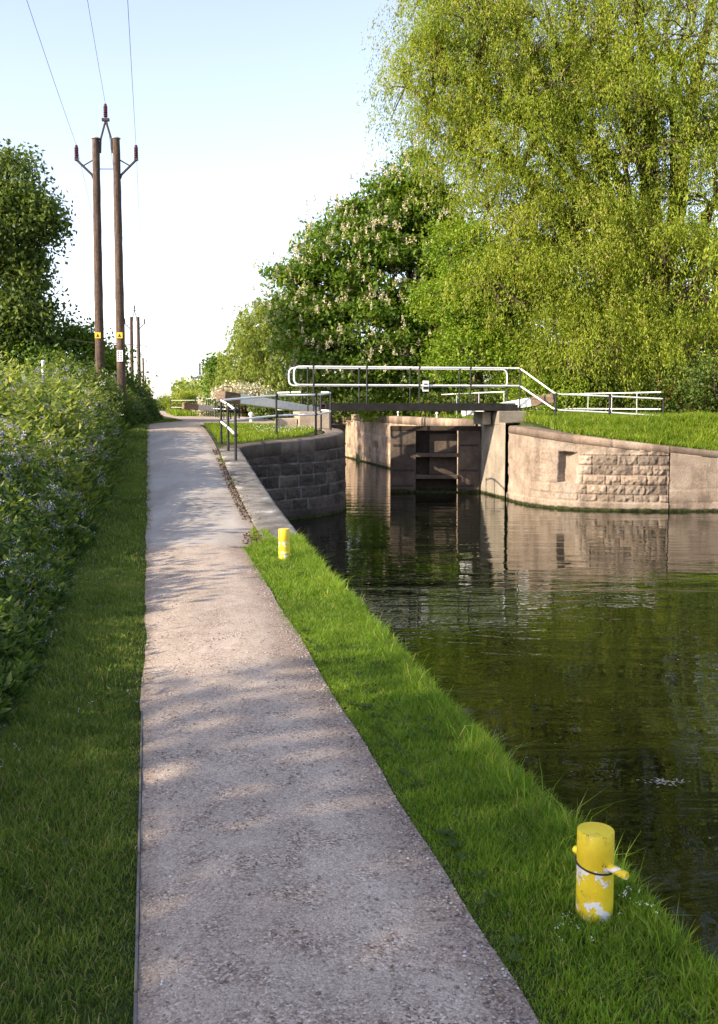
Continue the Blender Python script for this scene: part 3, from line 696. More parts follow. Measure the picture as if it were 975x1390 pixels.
# ================================================================== LOCK GATES
def gate_leaf(heel, mitre, ztop, label, beam_end, beam_z, detail=True):
    g = empty('lock_gate', (heel[0], heel[1], WATER), label, 'lock gate', 'lock gates')
    h = Vector((*heel, 0)); m = Vector((*mitre, 0)); d = (m-h).normalized(); L = (m-h).length
    nrm = Vector((d.y, -d.x, 0));  nrm = nrm if nrm.y < 0 else -nrm       # towards the camera side
    zb = -2.2
    def panel(a, b, z0, z1, off, th, name, mat, bevel=.012):
        c = h+d*((a+b)/2)+nrm*off; mb = MB(); mb.box((c.x, c.y, (z0+z1)/2), (b-a, th, z1-z0), math.atan2(d.y, d.x))
        o = mb.build(name, mat, g, bevel=bevel); return o
    ang = math.atan2(d.y, d.x)
    # planked end panels
    for (a, b, nm, mt) in ((.0,.72,'plank_panel',M['gate']), (L-.86,L,'plank_panel',M['gate'])):
        mb = MB(); k = max(2, int((b-a)/.24))
        for i in range(k):
            aa = a+(b-a)*i/k+.0015; bb = a+(b-a)*(i+1)/k-.0015; c = h+d*((aa+bb)/2)+nrm*(.10+.003*(i % 2))
            mb.box((c.x, c.y, (zb+ztop)/2), (bb-aa, .12, ztop-zb), ang)
        mb.build(nm, mt, g, bevel=.003)
    panel(.72, L-.86, zb, ztop-.16, -.42, .08, 'back_planking', M['gatedark'])  # darker copy of the gate timber: the shade of the recess in its colour
    for zz_ in (.35, -.5, -1.02):
        for (a, b) in ((.06,.66), (L-.8,L-.08)):
            c = h+d*((a+b)/2)+nrm*.172; mb = MB(); mb.box((c.x, c.y, zz_), (b-a,.014,.07), ang)
            for q in np.linspace(a+.06, b-.06, 4):
                cc = h+d*q+nrm*.185; mb.box((cc.x, cc.y, zz_), (.035,.02,.035), ang)
            mb.build('iron_strap', M['arm'], g)
    panel(0, L, ztop-.16, ztop, -.02, .40, 'top_rail', M['gatedark'], .02)
    for z, hh in ((.02,.13), (-.72,.13), (-1.32,.22)):
        panel(.725, L-.865, z-hh/2, z+hh/2, .03, .42, 'cross_rail', M['gate'], .015)
    panel(.725, .725+.95, .085, ztop-.28, -.27, .12, 'paddle_board', M['gate'])
    panel(.725, .725+.95, -.65, -.05, -.27, .12, 'paddle_board', M['gate'])
    be = Vector((*beam_end, beam_z[1])); b0 = Vector((h.x, h.y, beam_z[0])) - (Vector((*beam_end,0))-h).normalized()*(-.0)
    dd = (be-b0).normalized(); mid = be-dd*.75
    mb = MB(); mb.beam(b0-dd*.6, mid, .28, .22, .34, .30); bm = mb.build('balance_beam', M['white'] if detail else M['galv'], g, bevel=.02)
    mb = MB(); mb.beam(mid+dd*.002, be, .35, .31, .36, .32); mb.build('beam_end', M['beamwood'], g, bevel=.02)
    return g
g1 = gate_leaf(at(651,32.45)[:2], at(530,32.5)[:2], 1.0, 'closed dark timber lock gate with two recessed openings beneath the footbridge', at(752,31.6)[:2], (1.52,1.93))
attr_need = [o for o in bpy.data.objects if o.parent == g1]
hl = S(5.75,33.0); me_ = S(7.15,35.7)
g2 = gate_leaf(hl, me_, 1.0, 'half open lock gate with long white balance beam sloping up over the grass', at(300,28.6)[:2], (1.52,1.96))
# small brown handle frame on top of the beam end
be = Vector((*at(300,28.6)[:2], 2.12)); ax = (Vector((hl[0],hl[1],0))-Vector((be.x,be.y,0))).normalized()
mb = MB()
mb.tube([be+ax*.12, be+ax*.16+Vector((0,0,.13)), be+ax*.55+Vector((0,0,.13)), be+ax*.6], .02, 6); mb.build('handle', M['rust'], g2)

# far gates
def far_gate(heel, mitre, ztop, label, beam_end, bz, zb=-2.2):
    g = empty('lock_gate', (heel[0], heel[1], .3), label, 'lock gate', 'lock gates')
    h = Vector((*heel,0)); m = Vector((*mitre,0)); d = (m-h); L = d.length; d.normalize(); ang = math.atan2(d.y, d.x); c = (h+m)/2
    mb = MB(); mb.box((c.x, c.y, (zb+ztop)/2), (L,.3,ztop-zb), ang); mb.build('leaf', M['gatedark'], g, bevel=.02)
    be = Vector((*beam_end, bz[1])); b0 = Vector((h.x, h.y, bz[0])); dd = (be-b0).normalized()
    p1 = b0+dd*1.6; p2 = be-dd*.9
    mb = MB(); mb.beam(b0-dd*.4, p1, .34, .34); mb.build('beam_collar', M['black'], g, bevel=.02)
    mb = MB(); mb.beam(p1, p2, .32, .32); mb.build('balance_beam', M['galv'], g, bevel=.02)
    mb = MB(); mb.beam(p2, be, .36, .38); mb.build('beam_end', M['beamwood'], g, bevel=.02)
    return g
far_gate(S(5.6,58.5), S(8.4,59.4), 1.05, 'distant lock gate at the head of the lock with grey beam and black collar', S(2.0,56.5), (1.36,1.66))
far_gate(S(11.3,58.5), S(8.5,59.4), 1.05, 'distant lock gate on the far side at the head of the lock', S(14.6,57.5), (1.36,1.6))

# ================================================================== RAILS
def knob(mb, p, r=.045, h=.07): mb.lathe((p[0], p[1], p[2]-h/2), [(r*.6,0),(r,h*.2),(r,h*.8),(r*.6,h)], 8)
def post_mb(x, y, z0, z1, r=.024, knobs=()):
    mb = MB(); mb.lathe((x,y,z0), [(r*2.2,0),(r*2.2,.02),(r,.03),(r,z1-z0)], 8)
    for k in knobs: knob(mb, (x,y,k), r*1.75)
    return mb
def railing(name, posts, runs, label, cat, group, H=1.1, rr=.024, mr='white', mp='black', pr=.026, low=.55, zoff=0.0):
    """posts: (x,y[,z0]); runs: list of index lists giving the top rail (a lower one repeats at low)."""
    P = [(p[0], p[1], (p[2] if len(p) > 2 else lz(p[0],p[1])+zoff)) for p in posts]
    root = empty(name, P[0], label, cat, group)
    for p in P: post_mb(p[0], p[1], p[2]-.03, p[2]+H, pr, (p[2]+H-.01, p[2]+low)).build('post', M[mp], root, smooth=40)
    for run in runs:
        for hh in (H-.01, low):
            pts = [Vector((P[i][0], P[i][1], P[i][2]+hh)) for i in run]
            fine = rounded(pts, .18) if len(pts) > 2 else pts
            MB().tube(fine, rr, 8).build('rail', M[mr], root, smooth=60)
    return root
def rounded(pts, r, k=5):
    out = [pts[0]]
    for i in range(1, len(pts)-1):
        a, b, c = pts[i-1], pts[i], pts[i+1]; d1 = (a-b); d2 = (c-b); rr = min(r, d1.length*.45, d2.length*.45)
        p, q = b+d1.normalized()*rr, b+d2.normalized()*rr
        for j in range(k+1):
            t = j/k; out.append(p*(1-t)**2+b*2*t*(1-t)+q*t*t)
    out.append(pts[-1]); return out
def catmull(P, k=6):
    P = [Vector(p) for p in P]; Q = [P[0]]+P+[P[-1]]; out = []
    for i in range(1, len(Q)-2):
        for j in range(k):
            t = j/k; p0, p1, p2, p3 = Q[i-1:i+3]
            out.append(.5*((2*p1)+(p2-p0)*t+(2*p0-5*p1+4*p2-p3)*t*t+(3*p1-p0-3*p2+p3)*t**3))
    out.append(P[-1]); return out
GR = 'white railed handrails with black posts'
# the curved rail round the wing wall
pp = [at(320,20.5)[:2], at(310,22.3)[:2], at(300.5,24.2)[:2], at(375.5,25.95)[:2], at(429,26.55)[:2], at(449,28.2)[:2], at(436,28.9)[:2]]
pz = [qz(*pp[0]), qz(*pp[1]), lz(*pp[2])+.02]+[lzc(*p) for p in pp[3:]]
root = empty('handrail', (*pp[2], pz[2]), 'curved white handrail with black posts round the dark wing wall', 'handrail', GR)
for p, z in zip(pp, pz): post_mb(p[0], p[1], z-.02, z+1.1, .03, (z+1.09, z+.55)).build('post', M['black'], root, smooth=40)
for hh in (1.09,.55):
    a = [Vector((*pp[i], pz[i]+hh)) for i in range(3)]
    MB().tube(a, .027, 8).build('rail', M['white'], root, smooth=60)
    b = [Vector((*pp[i], pz[i]+hh)) for i in range(2,7)]
    MB().tube(catmull(b), .027, 8).build('rail', M['white'], root, smooth=60)

# ---- footbridge: square across the lock
ca_, sa_ = math.cos(math.atan(KX)), math.sin(math.atan(KX))
BU = Vector((ca_, sa_, 0)); BV = Vector((-sa_, ca_, 0)); B0 = Vector((*at(448,29.7)[:2], 0))
DZ = 1.72
def bp_(a, b, z): return B0+BU*a+BV*b+Vector((0,0,z))
fb = empty('footbridge', bp_(3,.5,1.5), 'narrow footbridge with black deck and white handrails over the lock gate', 'footbridge')
XE = 6.15
mb = MB(); mb.beam(bp_(-.15,-.02,DZ-.10), bp_(XE,-.02,DZ-.10), .09, .2); mb.beam(bp_(-.15,1.12,DZ-.10), bp_(XE,1.12,DZ-.10), .09, .2); mb.build('girder', M['deckblack'], fb, bevel=.006)
mb = MB()
for i in range(26): mb.beam(bp_(-.15+i*.24,.55,DZ+.0235), bp_(-.15+i*.24+.225,.55,DZ+.0235), 1.22, .045)
mb.build('deck', M['deckblack'], fb, bevel=.004)
def bridge_x(px): # along-bridge position of a pixel column on the near rail
    best = min(((abs(487.5+F*(B0+BU*a).x/(B0+BU*a).y-px), a) for a in np.linspace(-2.5, 9, 1151))); return best[1]
posts_a = [bridge_x(p) for p in (426,498,569,638,705)]
RT = DZ+1.16; RLo = DZ+.60
for side, off in (('near',0),('far',1.1)):
    for a in posts_a:
        p = bp_(a, off, 0); zb = DZ-.15 if a > -.2 else lz(p.x,p.y)
        post_mb(p.x, p.y, zb, RT+.03, .024, (RT,RLo)).build('post', M['black'], fb, smooth=40)
    e = bridge_x(400)
    pts = [bp_(posts_a[-1]-.02, off, RT), bp_(e, off, RT), bp_(e, off, RLo), bp_(posts_a[-1]-.02, off, RLo)]
    if side == 'far': pts = [bp_(posts_a[-1]-.3, off, RLo), *[bp_(posts_a[-1]-.02,off,RLo), bp_(posts_a[-1]-.02,off,RT)], bp_(e+.0, off, RT), bp_(e, off, RLo), bp_(posts_a[-1]-.3, off, RLo)]
    MB().tube(rounded([Vector(p) for p in pts], .2), .03, 8).build('handrail', M['white'], fb, smooth=60)
# sign on the bridge rail
sp_ = bp_(bridge_x(577), -.06, DZ+.52)
sg = empty('notice_sign', sp_, 'small white and black notice plate fixed to the footbridge rail', 'sign')
mb = MB(); mb.box((sp_.x, sp_.y, DZ+.58), (.2,.015,.34), .2); mb.build('plate', M['signwhite'], sg)
mb = MB(); mb.box((sp_.x+.003, sp_.y-.012, DZ+.52), (.17,.006,.09), .2); mb.box((sp_.x+.003, sp_.y-.012, DZ+.64), (.12,.006,.03), .2); mb.build('lettering', M['black'], sg)

# abutments
def abut(label, boxes, mat):
    r = empty('bridge_abutment', (boxes[0][0][0], boxes[0][0][1], boxes[0][0][2]-boxes[0][1][2]/2), label, 'abutment', 'footbridge abutments')
    for c, d in boxes:
        mb = MB(); mb.box(c, d, math.atan(KX)); mb.build('block', mat, r, bevel=.02)
    return r
aL = B0+BU*(-.5)+BV*.55
abut('pale stone block carrying the left end of the footbridge above the wing wall', [((aL.x, aL.y, 1.21), (.95,1.3,.58)), ((aL.x-.78, aL.y-.1, 1.12), (.55,1.1,.36))], M['stone_pale'])
aR = B0+BU*(5.62)+BV*.55
bR = B0+BU*(6.15)+BV*.5
abut('concrete block carrying the right end of the footbridge on the pier', [((aR.x+.32, aR.y, 1.295), (.95,1.35,.44)), ((aR.x-.42, aR.y+.15, 1.28), (.3,.9,.42))], M['piermat'])

# ---- ramp rail right of the bridge
A = bp_(posts_a[-1], 0, 0)
q1 = at(754,30.2)[:2]; q2 = at(827,30.6)[:2]; q3 = at(900,31.0)[:2]
zt1, zt2, zt3 = at(754,30.2,py=535)[2], at(827,30.6,py=538)[2], at(900,31.0,py=541.5)[2]
zl1, zl2, zl3 = at(754,30.2,py=556.5)[2], at(827,30.6,py=560)[2], at(900,31.0,py=565)[2]
r = empty('handrail', (*q1, lz(*q1)), 'white handrail sloping down from the right end of the footbridge to the grass', 'handrail', GR)
for q_, t_, l_ in ((q1,zt1,zl1),(q2,zt2,zl2),(q3,zt3,zl3)):
    post_mb(q_[0], q_[1], lz(*q_)-.1, t_+.03, .03, (t_,l_)).build('post', M['black'], r, smooth=40)
MB().tube(rounded([Vector((A.x,A.y,RT)), Vector((*q1,zt1)), Vector((*q2,zt2)), Vector((*q3,zt3))], .15), .028, 8).build('rail', M['white'], r, smooth=60)
MB().tube(rounded([Vector((A.x,A.y,RLo)), Vector((*q1,zl1)), Vector((*q2,zl2)), Vector((*q3,zl3))], .15), .028, 8).build('rail', M['white'], r, smooth=60)
# field fence behind, meeting the ramp rail at its last post
ff = [at(727,38.5)[:2], at(768,36.6)[:2], at(798,35.2)[:2], at(830,33.8)[:2], at(864,32.4)[:2], (q3[0]-.05, q3[1]+.12)]
r = empty('handrail', (*ff[2], lz(*ff[2])), 'thin white two-rail fence behind the sloping rail on the right bank', 'handrail', GR)
for p in ff[1:5]: post_mb(p[0], p[1], lz(*p)-.1, lz(*p)+.98, .02).build('post', M['galv'], r, smooth=40)
for hh in (.95,.40): MB().tube([Vector((*p, lz(*p)+hh)) for p in ff], .022, 6).build('rail', M['white'], r, smooth=60)
# fence beyond the far coping
fy = [66,58,51,45.5,41,37.5,34.8]
fc = [at(px_, Y_)[:2] for px_, Y_ in zip((472,515,555,590,620,650,684), fy)]
railing('handrail', fc, [[0,1,2,3,4,5,6]], 'low white fence beyond the chamber seen under the footbridge', 'handrail', GR, 1.02, .024, 'white', 'galv', .022, .5)
mb_ = [at(655,35.3)[:2], at(684,34.4)[:2]]
# left side fences
fl = [S(3.85, 41+i*2.1) for i in range(12)]
railing('handrail', fl, [list(range(12))], 'long fence of closely seen black posts beside the chamber', 'handrail', GR, 1.12, .022, 'white', 'black', .03, .5)
fl2 = [S(2.0,88), S(4.2,86), S(6.4,84)]
railing('handrail', fl2, [[0,1,2]], 'distant two-rail fence across the end of the towpath', 'handrail', GR, 1.15, .03, 'galv', 'black', .05, .5)
fl3 = [at(396,31.5)[:2], at(416,31.0)[:2]]
fl3 = [at(377,33.4)[:2], at(395,32.6)[:2], at(410,32.2)[:2]]
railing('handrail', fl3, [[0,1,2]], 'short white hoop rail behind the left end of the footbridge', 'handrail', GR, 1.14, .028, 'white', 'black', .025, .55)

# white mooring posts on the far coping and by the left gate
def mushroom(x, y, z, label, s=1.0):
    mb = MB(); mb.lathe((x,y,z), [(.10*s,0),(.075*s,.04*s),(.06*s,.16*s),(.06*s,.26*s),(.105*s,.30*s),(.12*s,.36*s),(.095*s,.43*s),(.03*s,.47*s)], 14)
    o = mb.build('mooring_bollard', M['white'], smooth=60); tag(o, label, 'bollard', 'small white mooring bollards on the lock side'); return o
lab = ['small white bollard on the far coping, farthest of the four', 'small white bollard on the far coping, second farthest', 'small white bollard on the far coping left of the gate top', 'small white bollard standing directly behind the closed gate']
for Y_, l_ in zip((57.5,50.5,44.5,38.5), lab): 
    p = S(11.55, Y_); mushroom(p[0], p[1], lz(*p)+.02, l_, .5)
p = at(341,40)[:2]; mushroom(p[0], p[1], lz(*p), 'white bollard on the towpath side beneath the long balance beam', .9)

# ================================================================== YELLOW BOLLARDS
def bollard(x, y, z, label, pins=True, r=.06, H=.35, tilt=(0,0)):
    b = empty('mooring_bollard', (x,y,z), label, 'bollard', 'yellow mooring bollards on the verge')
    mb = MB(); prof = [(r*1.0,-.08),(r,0),(r*1.005,.1),(r,.17),(r,.24),(r,H-.004),(r-.0015,H-.001),(r-.006,H-.001),(r*.55,H-.002),(r*.2,H-.001)]
    mb.lathe((x,y,z), prof, 40); mb.build('post', M['bollard'], b, smooth=35)
    if pins:
        mb = MB(); c = Vector((x,y,z+.212)); d = Vector((.62,-.78,-.06)).normalized()
        mb.tube([c-d*.085, c-d*.07, c+d*.06, c+d*.118, c+d*.125], [.0115,.0135,.0135,.0135,.0115], 16)
        mb.build('cross_pin', M['bollard'], b, smooth=40)
        mb = MB(); c2 = Vector((x,y,z+.198)); pts = []
        for i in range(33):
            a = 2*math.pi*i/32; pts.append((c2.x+math.cos(a)*(r+.003), c2.y+math.sin(a)*(r+.003), c2.z+.006*math.sin(a)-.008*math.cos(a)))
        mb.tube(pts, .0032, 6); mb.build('wire_loop', M['black'], b, smooth=60)
    else:
        mb = MB(); mb.lathe((x,y,z+.06), [(r+.001,0),(r+.005,.006),(r+.005,.03),(r+.001,.036)], 32); mb.build('collar', M['bollard'], b, smooth=35)
    return b
bx, by = at(806.5,3.04,0)[:2]
B1 = (bx, by); bollard(bx, by, .0, 'large yellow flaking mooring bollard with cross pin in the near grass', H=.315)
bx, by = at(386,10.35,0)[:2]; B2 = (bx, by)
bollard(bx, by, .02, 'plain yellow mooring bollard at the near end of the stone coping', False, .06, .34)

# ================================================================== POWER LINE
def hpole(Y, label, detail=True):
    xa, xb = S(-1.66,Y)[0], S(-.92,Y)[0]
    root = empty('power_pole', ((xa+xb)/2, Y, lz(xa,Y)), label, 'power pole', 'twin wooden power poles along the path')
    x0 = (xa+xb)/2; top = 10.62
    zb = lz(xa,Y)-.3
    for i, x in enumerate((xa,xb)):
        lean = (-.02 if i == 0 else .03); mb = MB(); k = 24 if detail else 5
        zs = np.linspace(zb, top, k)
        rad = [(.165 if detail else .20)-.045*(z-zb)/(top-zb)+(.006*math.sin(j*2.4) if detail else 0) for j, z in enumerate(zs)]
        tx = x0+(x-x0)*.93
        mb.tube([(x+(tx-x)*(z-zb)/(top-zb), Y, z) for z in zs], rad, 14 if detail else 8)
        pl = mb.build('pole', M['polewood'], root, smooth=50)
        if detail:
            mb = MB(); mb.lathe((tx,Y,top), [(.12,0),(.15,.02),(.15,.035),(.05,.09)], 14); mb.build('cap', M['galv'], pl, smooth=40)
    txa = x0-(x0-xa)*.93; txb = x0+(xb-x0)*.93
    n = 10 if detail else 6
    # central V bracket
    mb = MB(); apex = Vector((x0+.0, Y, top+.62))
    mb.beam(Vector((txa+.14,Y,top-.45)), Vector((txa+.16,Y,top)), .06, .06)
    mb.beam(Vector((txb-.14,Y,top-.45)), Vector((txb-.16,Y,top)), .06, .06)
    mb.tube([(txa+.15,Y,top-.05), apex], .035, 6); mb.tube([(txb-.15,Y,top-.05), apex], .035, 6)
    mb.box((x0,Y,top+.64), (.24,.12,.09)); mb.build('apex_bracket', M['arm'], root)
    # outward arms
    ends = []
    for sx, tx in ((-1,txa),(1,txb)):
        e = Vector((tx+sx*.66, Y, top-.66)); ends.append(e)
        mb = MB(); mb.tube([(tx+sx*.1,Y,top-1.3), (tx+sx*.16,Y,top-1.16), e+Vector((0,0,-.02))], .04, 6)
        mb.tube([(tx+sx*.1,Y,top-.68), (tx+sx*.42,Y,top-.86)], .022, 6); mb.box(e, (.12,.1,.09)); mb.build('side_arm', M['arm'], root)
    mb = MB(); mb.tube([(txa,Y,top-.98),(txb,Y,top-.98)], .014, 6); mb.build('tie_bar', M['arm'], root)
    tops = []
    for e in (ends[0], Vector((x0,Y,top+.69)), ends[1]):
        prof = [(.05,0)]
        for i in range(6): prof += [(.075,.03+i*.06), (.058,.06+i*.06)]
        prof += [(.05,.42),(.02,.45)]
        mb = MB(); mb.lathe((e.x,e.y,e.z+.03), prof, n); mb.build('insulator', M['insul'], root, smooth=40); tops.append(Vector((e.x,e.y,e.z+.48)))
    mb = MB(); mb.tube([(xa-1.1,Y-.0,lz(xa,Y)+2.95),(xa,Y,lz(xa,Y)+2.8),(xb,Y,lz(xa,Y)+2.8),(xb+.9,Y+.0,lz(xa,Y)+2.7)] if detail else [(xa,Y,2.9),(xb,Y,2.9)], .012, 5); mb.build('stay_bar', M['arm'], root)
    if detail:
        for i, x in enumerate((xa,xb)):
            z = at(139,Y-.2,py=455)[2]; mb = MB(); mb.box((x+.02*(1-2*i)*0,Y-.168,z), (.2,.012,.2)); pl = mb.build('warning_sign', M['signyellow'], root)
            mb = MB(); mb.add([(x-.06,Y-.177,z-.06),(x+.06,Y-.177,z-.06),(x,Y-.177,z+.06),(x-.06,Y-.175,z-.06),(x+.06,Y-.175,z-.06),(x,Y-.175,z+.06)], [(0,1,2),(5,4,3),(0,3,4,1),(1,4,5,2),(2,5,3,0)])
            mb.build('symbol', M['black'], pl)
        z = at(168,Y-.2,py=483)[2]; mb = MB(); mb.box((xb,Y-.172,z), (.2,.012,.38)); pl = mb.build('number_plate', M['signwhite'], root)
        mb = MB()
        for k in range(5):
            mb.box((xb-.045,Y-.1805,z+.13-.06*k), (.05,.003,.035)); mb.box((xb+.04,Y-.1805,z+.13-.06*k), (.045,.003,.035))
        mb.build('lettering', M['black'], pl)
    return tops
PL = [hpole(33.0, 'tall twin wooden power pole with yellow warning signs, nearest of the line'),
      hpole(98.0, 'second twin wooden power pole beyond the nearest one', False),
      hpole(183.0, 'third twin wooden power pole, small in the distance', False),
      hpole(290.0, 'fourth twin power pole, farthest and smallest of the line', False)]
PB = [p+Vector((KX*66, -66, 0)) for p in PL[0]]
for i, l_ in enumerate(('thin overhead wire on the left side of the twin poles', 'thin overhead wire along the top centre of the twin poles', 'thin overhead wire on the right side of the twin poles')):
    pts = []; seq = [PB[i]]+[t[i] for t in PL]
    for a, b, sag in zip(seq[:-1], seq[1:], (1.1,1.1,1.6,2.2)):
        for k in range(16):
            t = k/16; p = a.lerp(b, t); p.z -= sag*4*t*(1-t); pts.append(p)
    pts.append(seq[-1])
    o = MB().tube(pts, .006, 5).build('overhead_wire', M['wire']); tag(o, l_, 'wire', 'overhead wires')

# distant pylon
M['pylon'] = surf('pylon_steel', [(.3,(.10,.11,.12)),(.7,(.15,.16,.17))], 1, .6, .05, 5)
def pylon():
    Y = 620.0; x = at(272,Y)[0]; root = empty('pylon', (x,Y,0), 'pale steel lattice pylon far beyond the willow', 'pylon')
    zt = at(272,Y,py=493)[2]; mb = MB()
    def w_(z): return max(.35, 2.6*(1-z/(zt*.92)))
    prev = None
    for z in np.linspace(0, zt, 12):
        cur = [Vector((x+sx*w_(z), Y+sy*w_(z), z)) for sx, sy in ((-1,-1),(1,-1),(1,1),(-1,1))]
        if prev:
            for j in range(4):
                mb.tube([prev[j],cur[j]], .26, 4, False); mb.tube([prev[j],cur[(j+1)%4]], .13, 4, False); mb.tube([cur[j],prev[(j+1)%4]], .13, 4, False)
        prev = cur
    mb.build('tower', M['pylon'], root)
    for py_, hw in ((510,5.4),(524,6.9)):
        z = at(272,Y,py=py_+3)[2]; mb = MB()
        for s in (-1,1):
            mb.tube([(x,Y,z),(x+s*hw,Y,z)], .46, 4); mb.tube([(x,Y,z+1.0),(x+s*hw,Y,z)], .34, 4)
            mb.tube([(x+s*hw*.8,Y,z),(x+s*hw*.8,Y,z-1.2)], .34, 4); mb.tube([(x+s*hw*.5,Y,z),(x+s*hw*.5,Y,z-1.2)], .34, 4)
        mb.build('cross_arm', M['pylon'], root)
pylon()

# garden post in the hedge
px_ = at(61,24)[0]; mb = MB(); mb.lathe((px_,24,.6), [(.04,0),(.04,2.15),(.05,2.16),(.05,2.2),(.02,2.22)], 10)
mb.lathe((px_,24,2.35), [(.045,0),(.045,.05)], 10)
tag(mb.build('marker_post', M['signwhite'], smooth=40), 'thin pale marker post poking up out of the flowering bank', 'post')

# ================================================================== GRASS
def blades(name, pos, h, w_, lean, mat, rnd, rs, parent=None, seg=2):
    n = len(pos); a = rs.rand(n)*6.283; d = np.stack([np.cos(a), np.sin(a), 0*a], 1); s = np.stack([-np.sin(a), np.cos(a), 0*a], 1)
    # random facing of the blade relative to the lean
    b = rs.rand(n)*6.283; s = np.stack([np.cos(b), np.sin(b), 0*b], 1)
    h = h[:,None]; w_ = w_[:,None]; lean = lean[:,None]; up = np.array([0,0,1.0])
    p0 = pos; p1 = pos+up*h*.55+d*h*lean*.3; p2 = pos+up*h*(1-.25*lean)+d*h*lean
    V = np.stack([p0-s*w_*.5, p0+s*w_*.5, p1+s*w_*.42, p1-s*w_*.42, p2], 1).reshape(-1,3)
    i = np.arange(n)[:,None]*5
    Fq = np.stack([i+0,i+1,i+2,i+3], -1).reshape(-1,4); Ft = np.stack([i+3,i+2,i+4], -1).reshape(-1,3)
    off = np.array([pos[:,0].mean(), pos[:,1].mean(), pos[:,2].min()])
    me = bpy.data.meshes.new(name); me.vertices.add(len(V)); me.vertices.foreach_set('co', (V-off).astype(np.float32).ravel())
    me.loops.add(n*7); me.loops.foreach_set('vertex_index', np.concatenate([Fq.ravel(), Ft.ravel()]).astype(np.int32))
    me.polygons.add(n*2); me.polygons.foreach_set('loop_start', np.concatenate([np.arange(n)*4, n*4+np.arange(n)*3]).astype(np.int32)); me.update(calc_edges=True)
    me.materials.append(mat); o = bpy.data.objects.new(name, me); COL.objects.link(o); o.location = off
    attr(o, 'rnd', np.concatenate([rnd, rnd])); return o
def field(n, ymin, ymax, ufn0, ufn1, rs, bias=1.0):
    Y = ymin+(ymax-ymin)*rs.rand(n)**bias; a = ufn0(Y); b = ufn1(Y); u = a+(b-a)*rs.rand(n); X = u-KX*Y; return X, Y, u
def grass(name, X, Y, hb, wb, mat, rs, label, lean=.5, tone=0.0, zadd=0.0, clump=2.2, hvar=.6):
    cl = fbm(X*clump, Y*clump, 7); fine_ = fbm(X*9, Y*9, 2)
    h = hb*(.55+hvar*1.2*cl+.5*(fine_-.5))*rs.uniform(.6,1.3,len(X)); 
    Z = land(X, Y)+lumpf(X, Y)-.008+zadd
    rnd = np.clip(.45+.9*(fbm(X*.9+5, Y*.9, 4)-.5)+.5*(fbm(X*5, Y*5, 9)-.5)+rs.normal(size=len(X))*.2+tone, 0, .93)
    rnd = np.where(rs.rand(len(X)) < .085, .95+.04*rs.rand(len(X)), rnd)
    o = blades(name, np.stack([X,Y,Z],1), h, wb*rs.uniform(.7,1.3,len(X)), lean*rs.uniform(.3,1.6,len(X)), mat, rnd, rs)
    tag(o, label, 'grass', kind='stuff'); return o
rg = np.random.RandomState(5)
pe = lambda Y: path_edges(Y)
sdm = lambda X, Y: poly_sd(CANAL, X, Y)
# verge between path and water
parts_X = []; 
for (n, y0, y1, hb, wb) in ((85000,2.2,5.2,.040,.0038), (70000,5.0,8.2,.046,.0055), (38000,8.0,12.6,.055,.008)):
    X, Y, u = field(n, y0, y1, lambda Y: pe(Y)[1]-.09, lambda Y: np.full_like(Y, 1.9), rg, .8)
    s = sdm(X, Y); k = (s < .06)&((Y < 11.85)|(u < 1.5))&(((u-pe(Y)[1]) > .30*(fbm(X*4,Y*4,3)-.68))); X, Y, s, u = X[k], Y[k], s[k], u[k]
    edge_in = sm(0,.18,u-pe(Y)[1]); hh = hb*(.45+.55*edge_in)*(1+.5*sm(-.18,.0,s))
    k = (np.hypot(X-B1[0], Y-B1[1]) > .062)&(np.hypot(X-B2[0], Y-B2[1]) > .062); 
    grass('verge_grass', X[k], Y[k], hh[k]*1.35, wb, M['grass'], rg, 'bright green grass verge between the path and the water')
# long wisps hanging over the water
n = 1500; Y = 2.4+rg.rand(n)**.7*9.5; u = np.interp(Y, [0,5.5,9,12], [1.58,1.61,1.69,1.8])+rg.normal(size=n)*.035-.03; X = u-KX*Y
sel = fbm(X*3, Y*3, 1) > .40; grass('edge_grass', X[sel], Y[sel], .19, .004, M['grass'], rg, 'long grass stalks along the water edge', .75, .1)
# left verge
for (n, y0, y1, hb, wb) in ((95000,2.2,5.5,.040,.0042), (70000,5.3,10,.045,.006), (50000,9.8,20,.065,.010), (34000,19.5,46,.07,.02)):
    X, Y, u = field(n, y0, y1, lambda Y: np.where(Y < 5.5, -1.0-.15*Y, -1.75), lambda Y: pe(Y)[0]+.08, rg, .8)
    k = ((pe(Y)[0]-u) > .28*(fbm(X*4,Y*4,6)-.70))
    edge_in = sm(0,.2,pe(Y)[0]-u)
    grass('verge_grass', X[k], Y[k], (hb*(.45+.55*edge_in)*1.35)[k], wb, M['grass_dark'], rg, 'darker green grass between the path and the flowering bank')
# a few dry leaves and bits blown on to the path
n = 170; Y = 2.4+rg.rand(n)**1.3*18; l_, r_ = pe(Y); tq = np.where(rg.rand(n) < .6, 1-np.abs(rg.normal(size=n))*.12, rg.rand(n)); tq = np.clip(tq, .02, .99); X = l_+(r_-l_)*tq-KX*Y
o = leafobj('path_litter', np.stack([X,Y,land(X,Y)+.022+.03*(1-(2*tq-1)**2)],1), unit(rg.normal(size=(n,3))*np.array([1,1,.1])), rg.uniform(.012,.03,n), rg.uniform(.004,.013,n), leafmat('dry_leaf', [(0,(.05,.03,.015)),(.5,(.16,.10,.05)),(1,(.4,.33,.2))], .1), None, rg, None, np.tile(np.array([0,0,1.0]),(n,1)))
tag(o, 'dry leaf bits blown onto the towpath', 'leaf litter', kind='stuff')
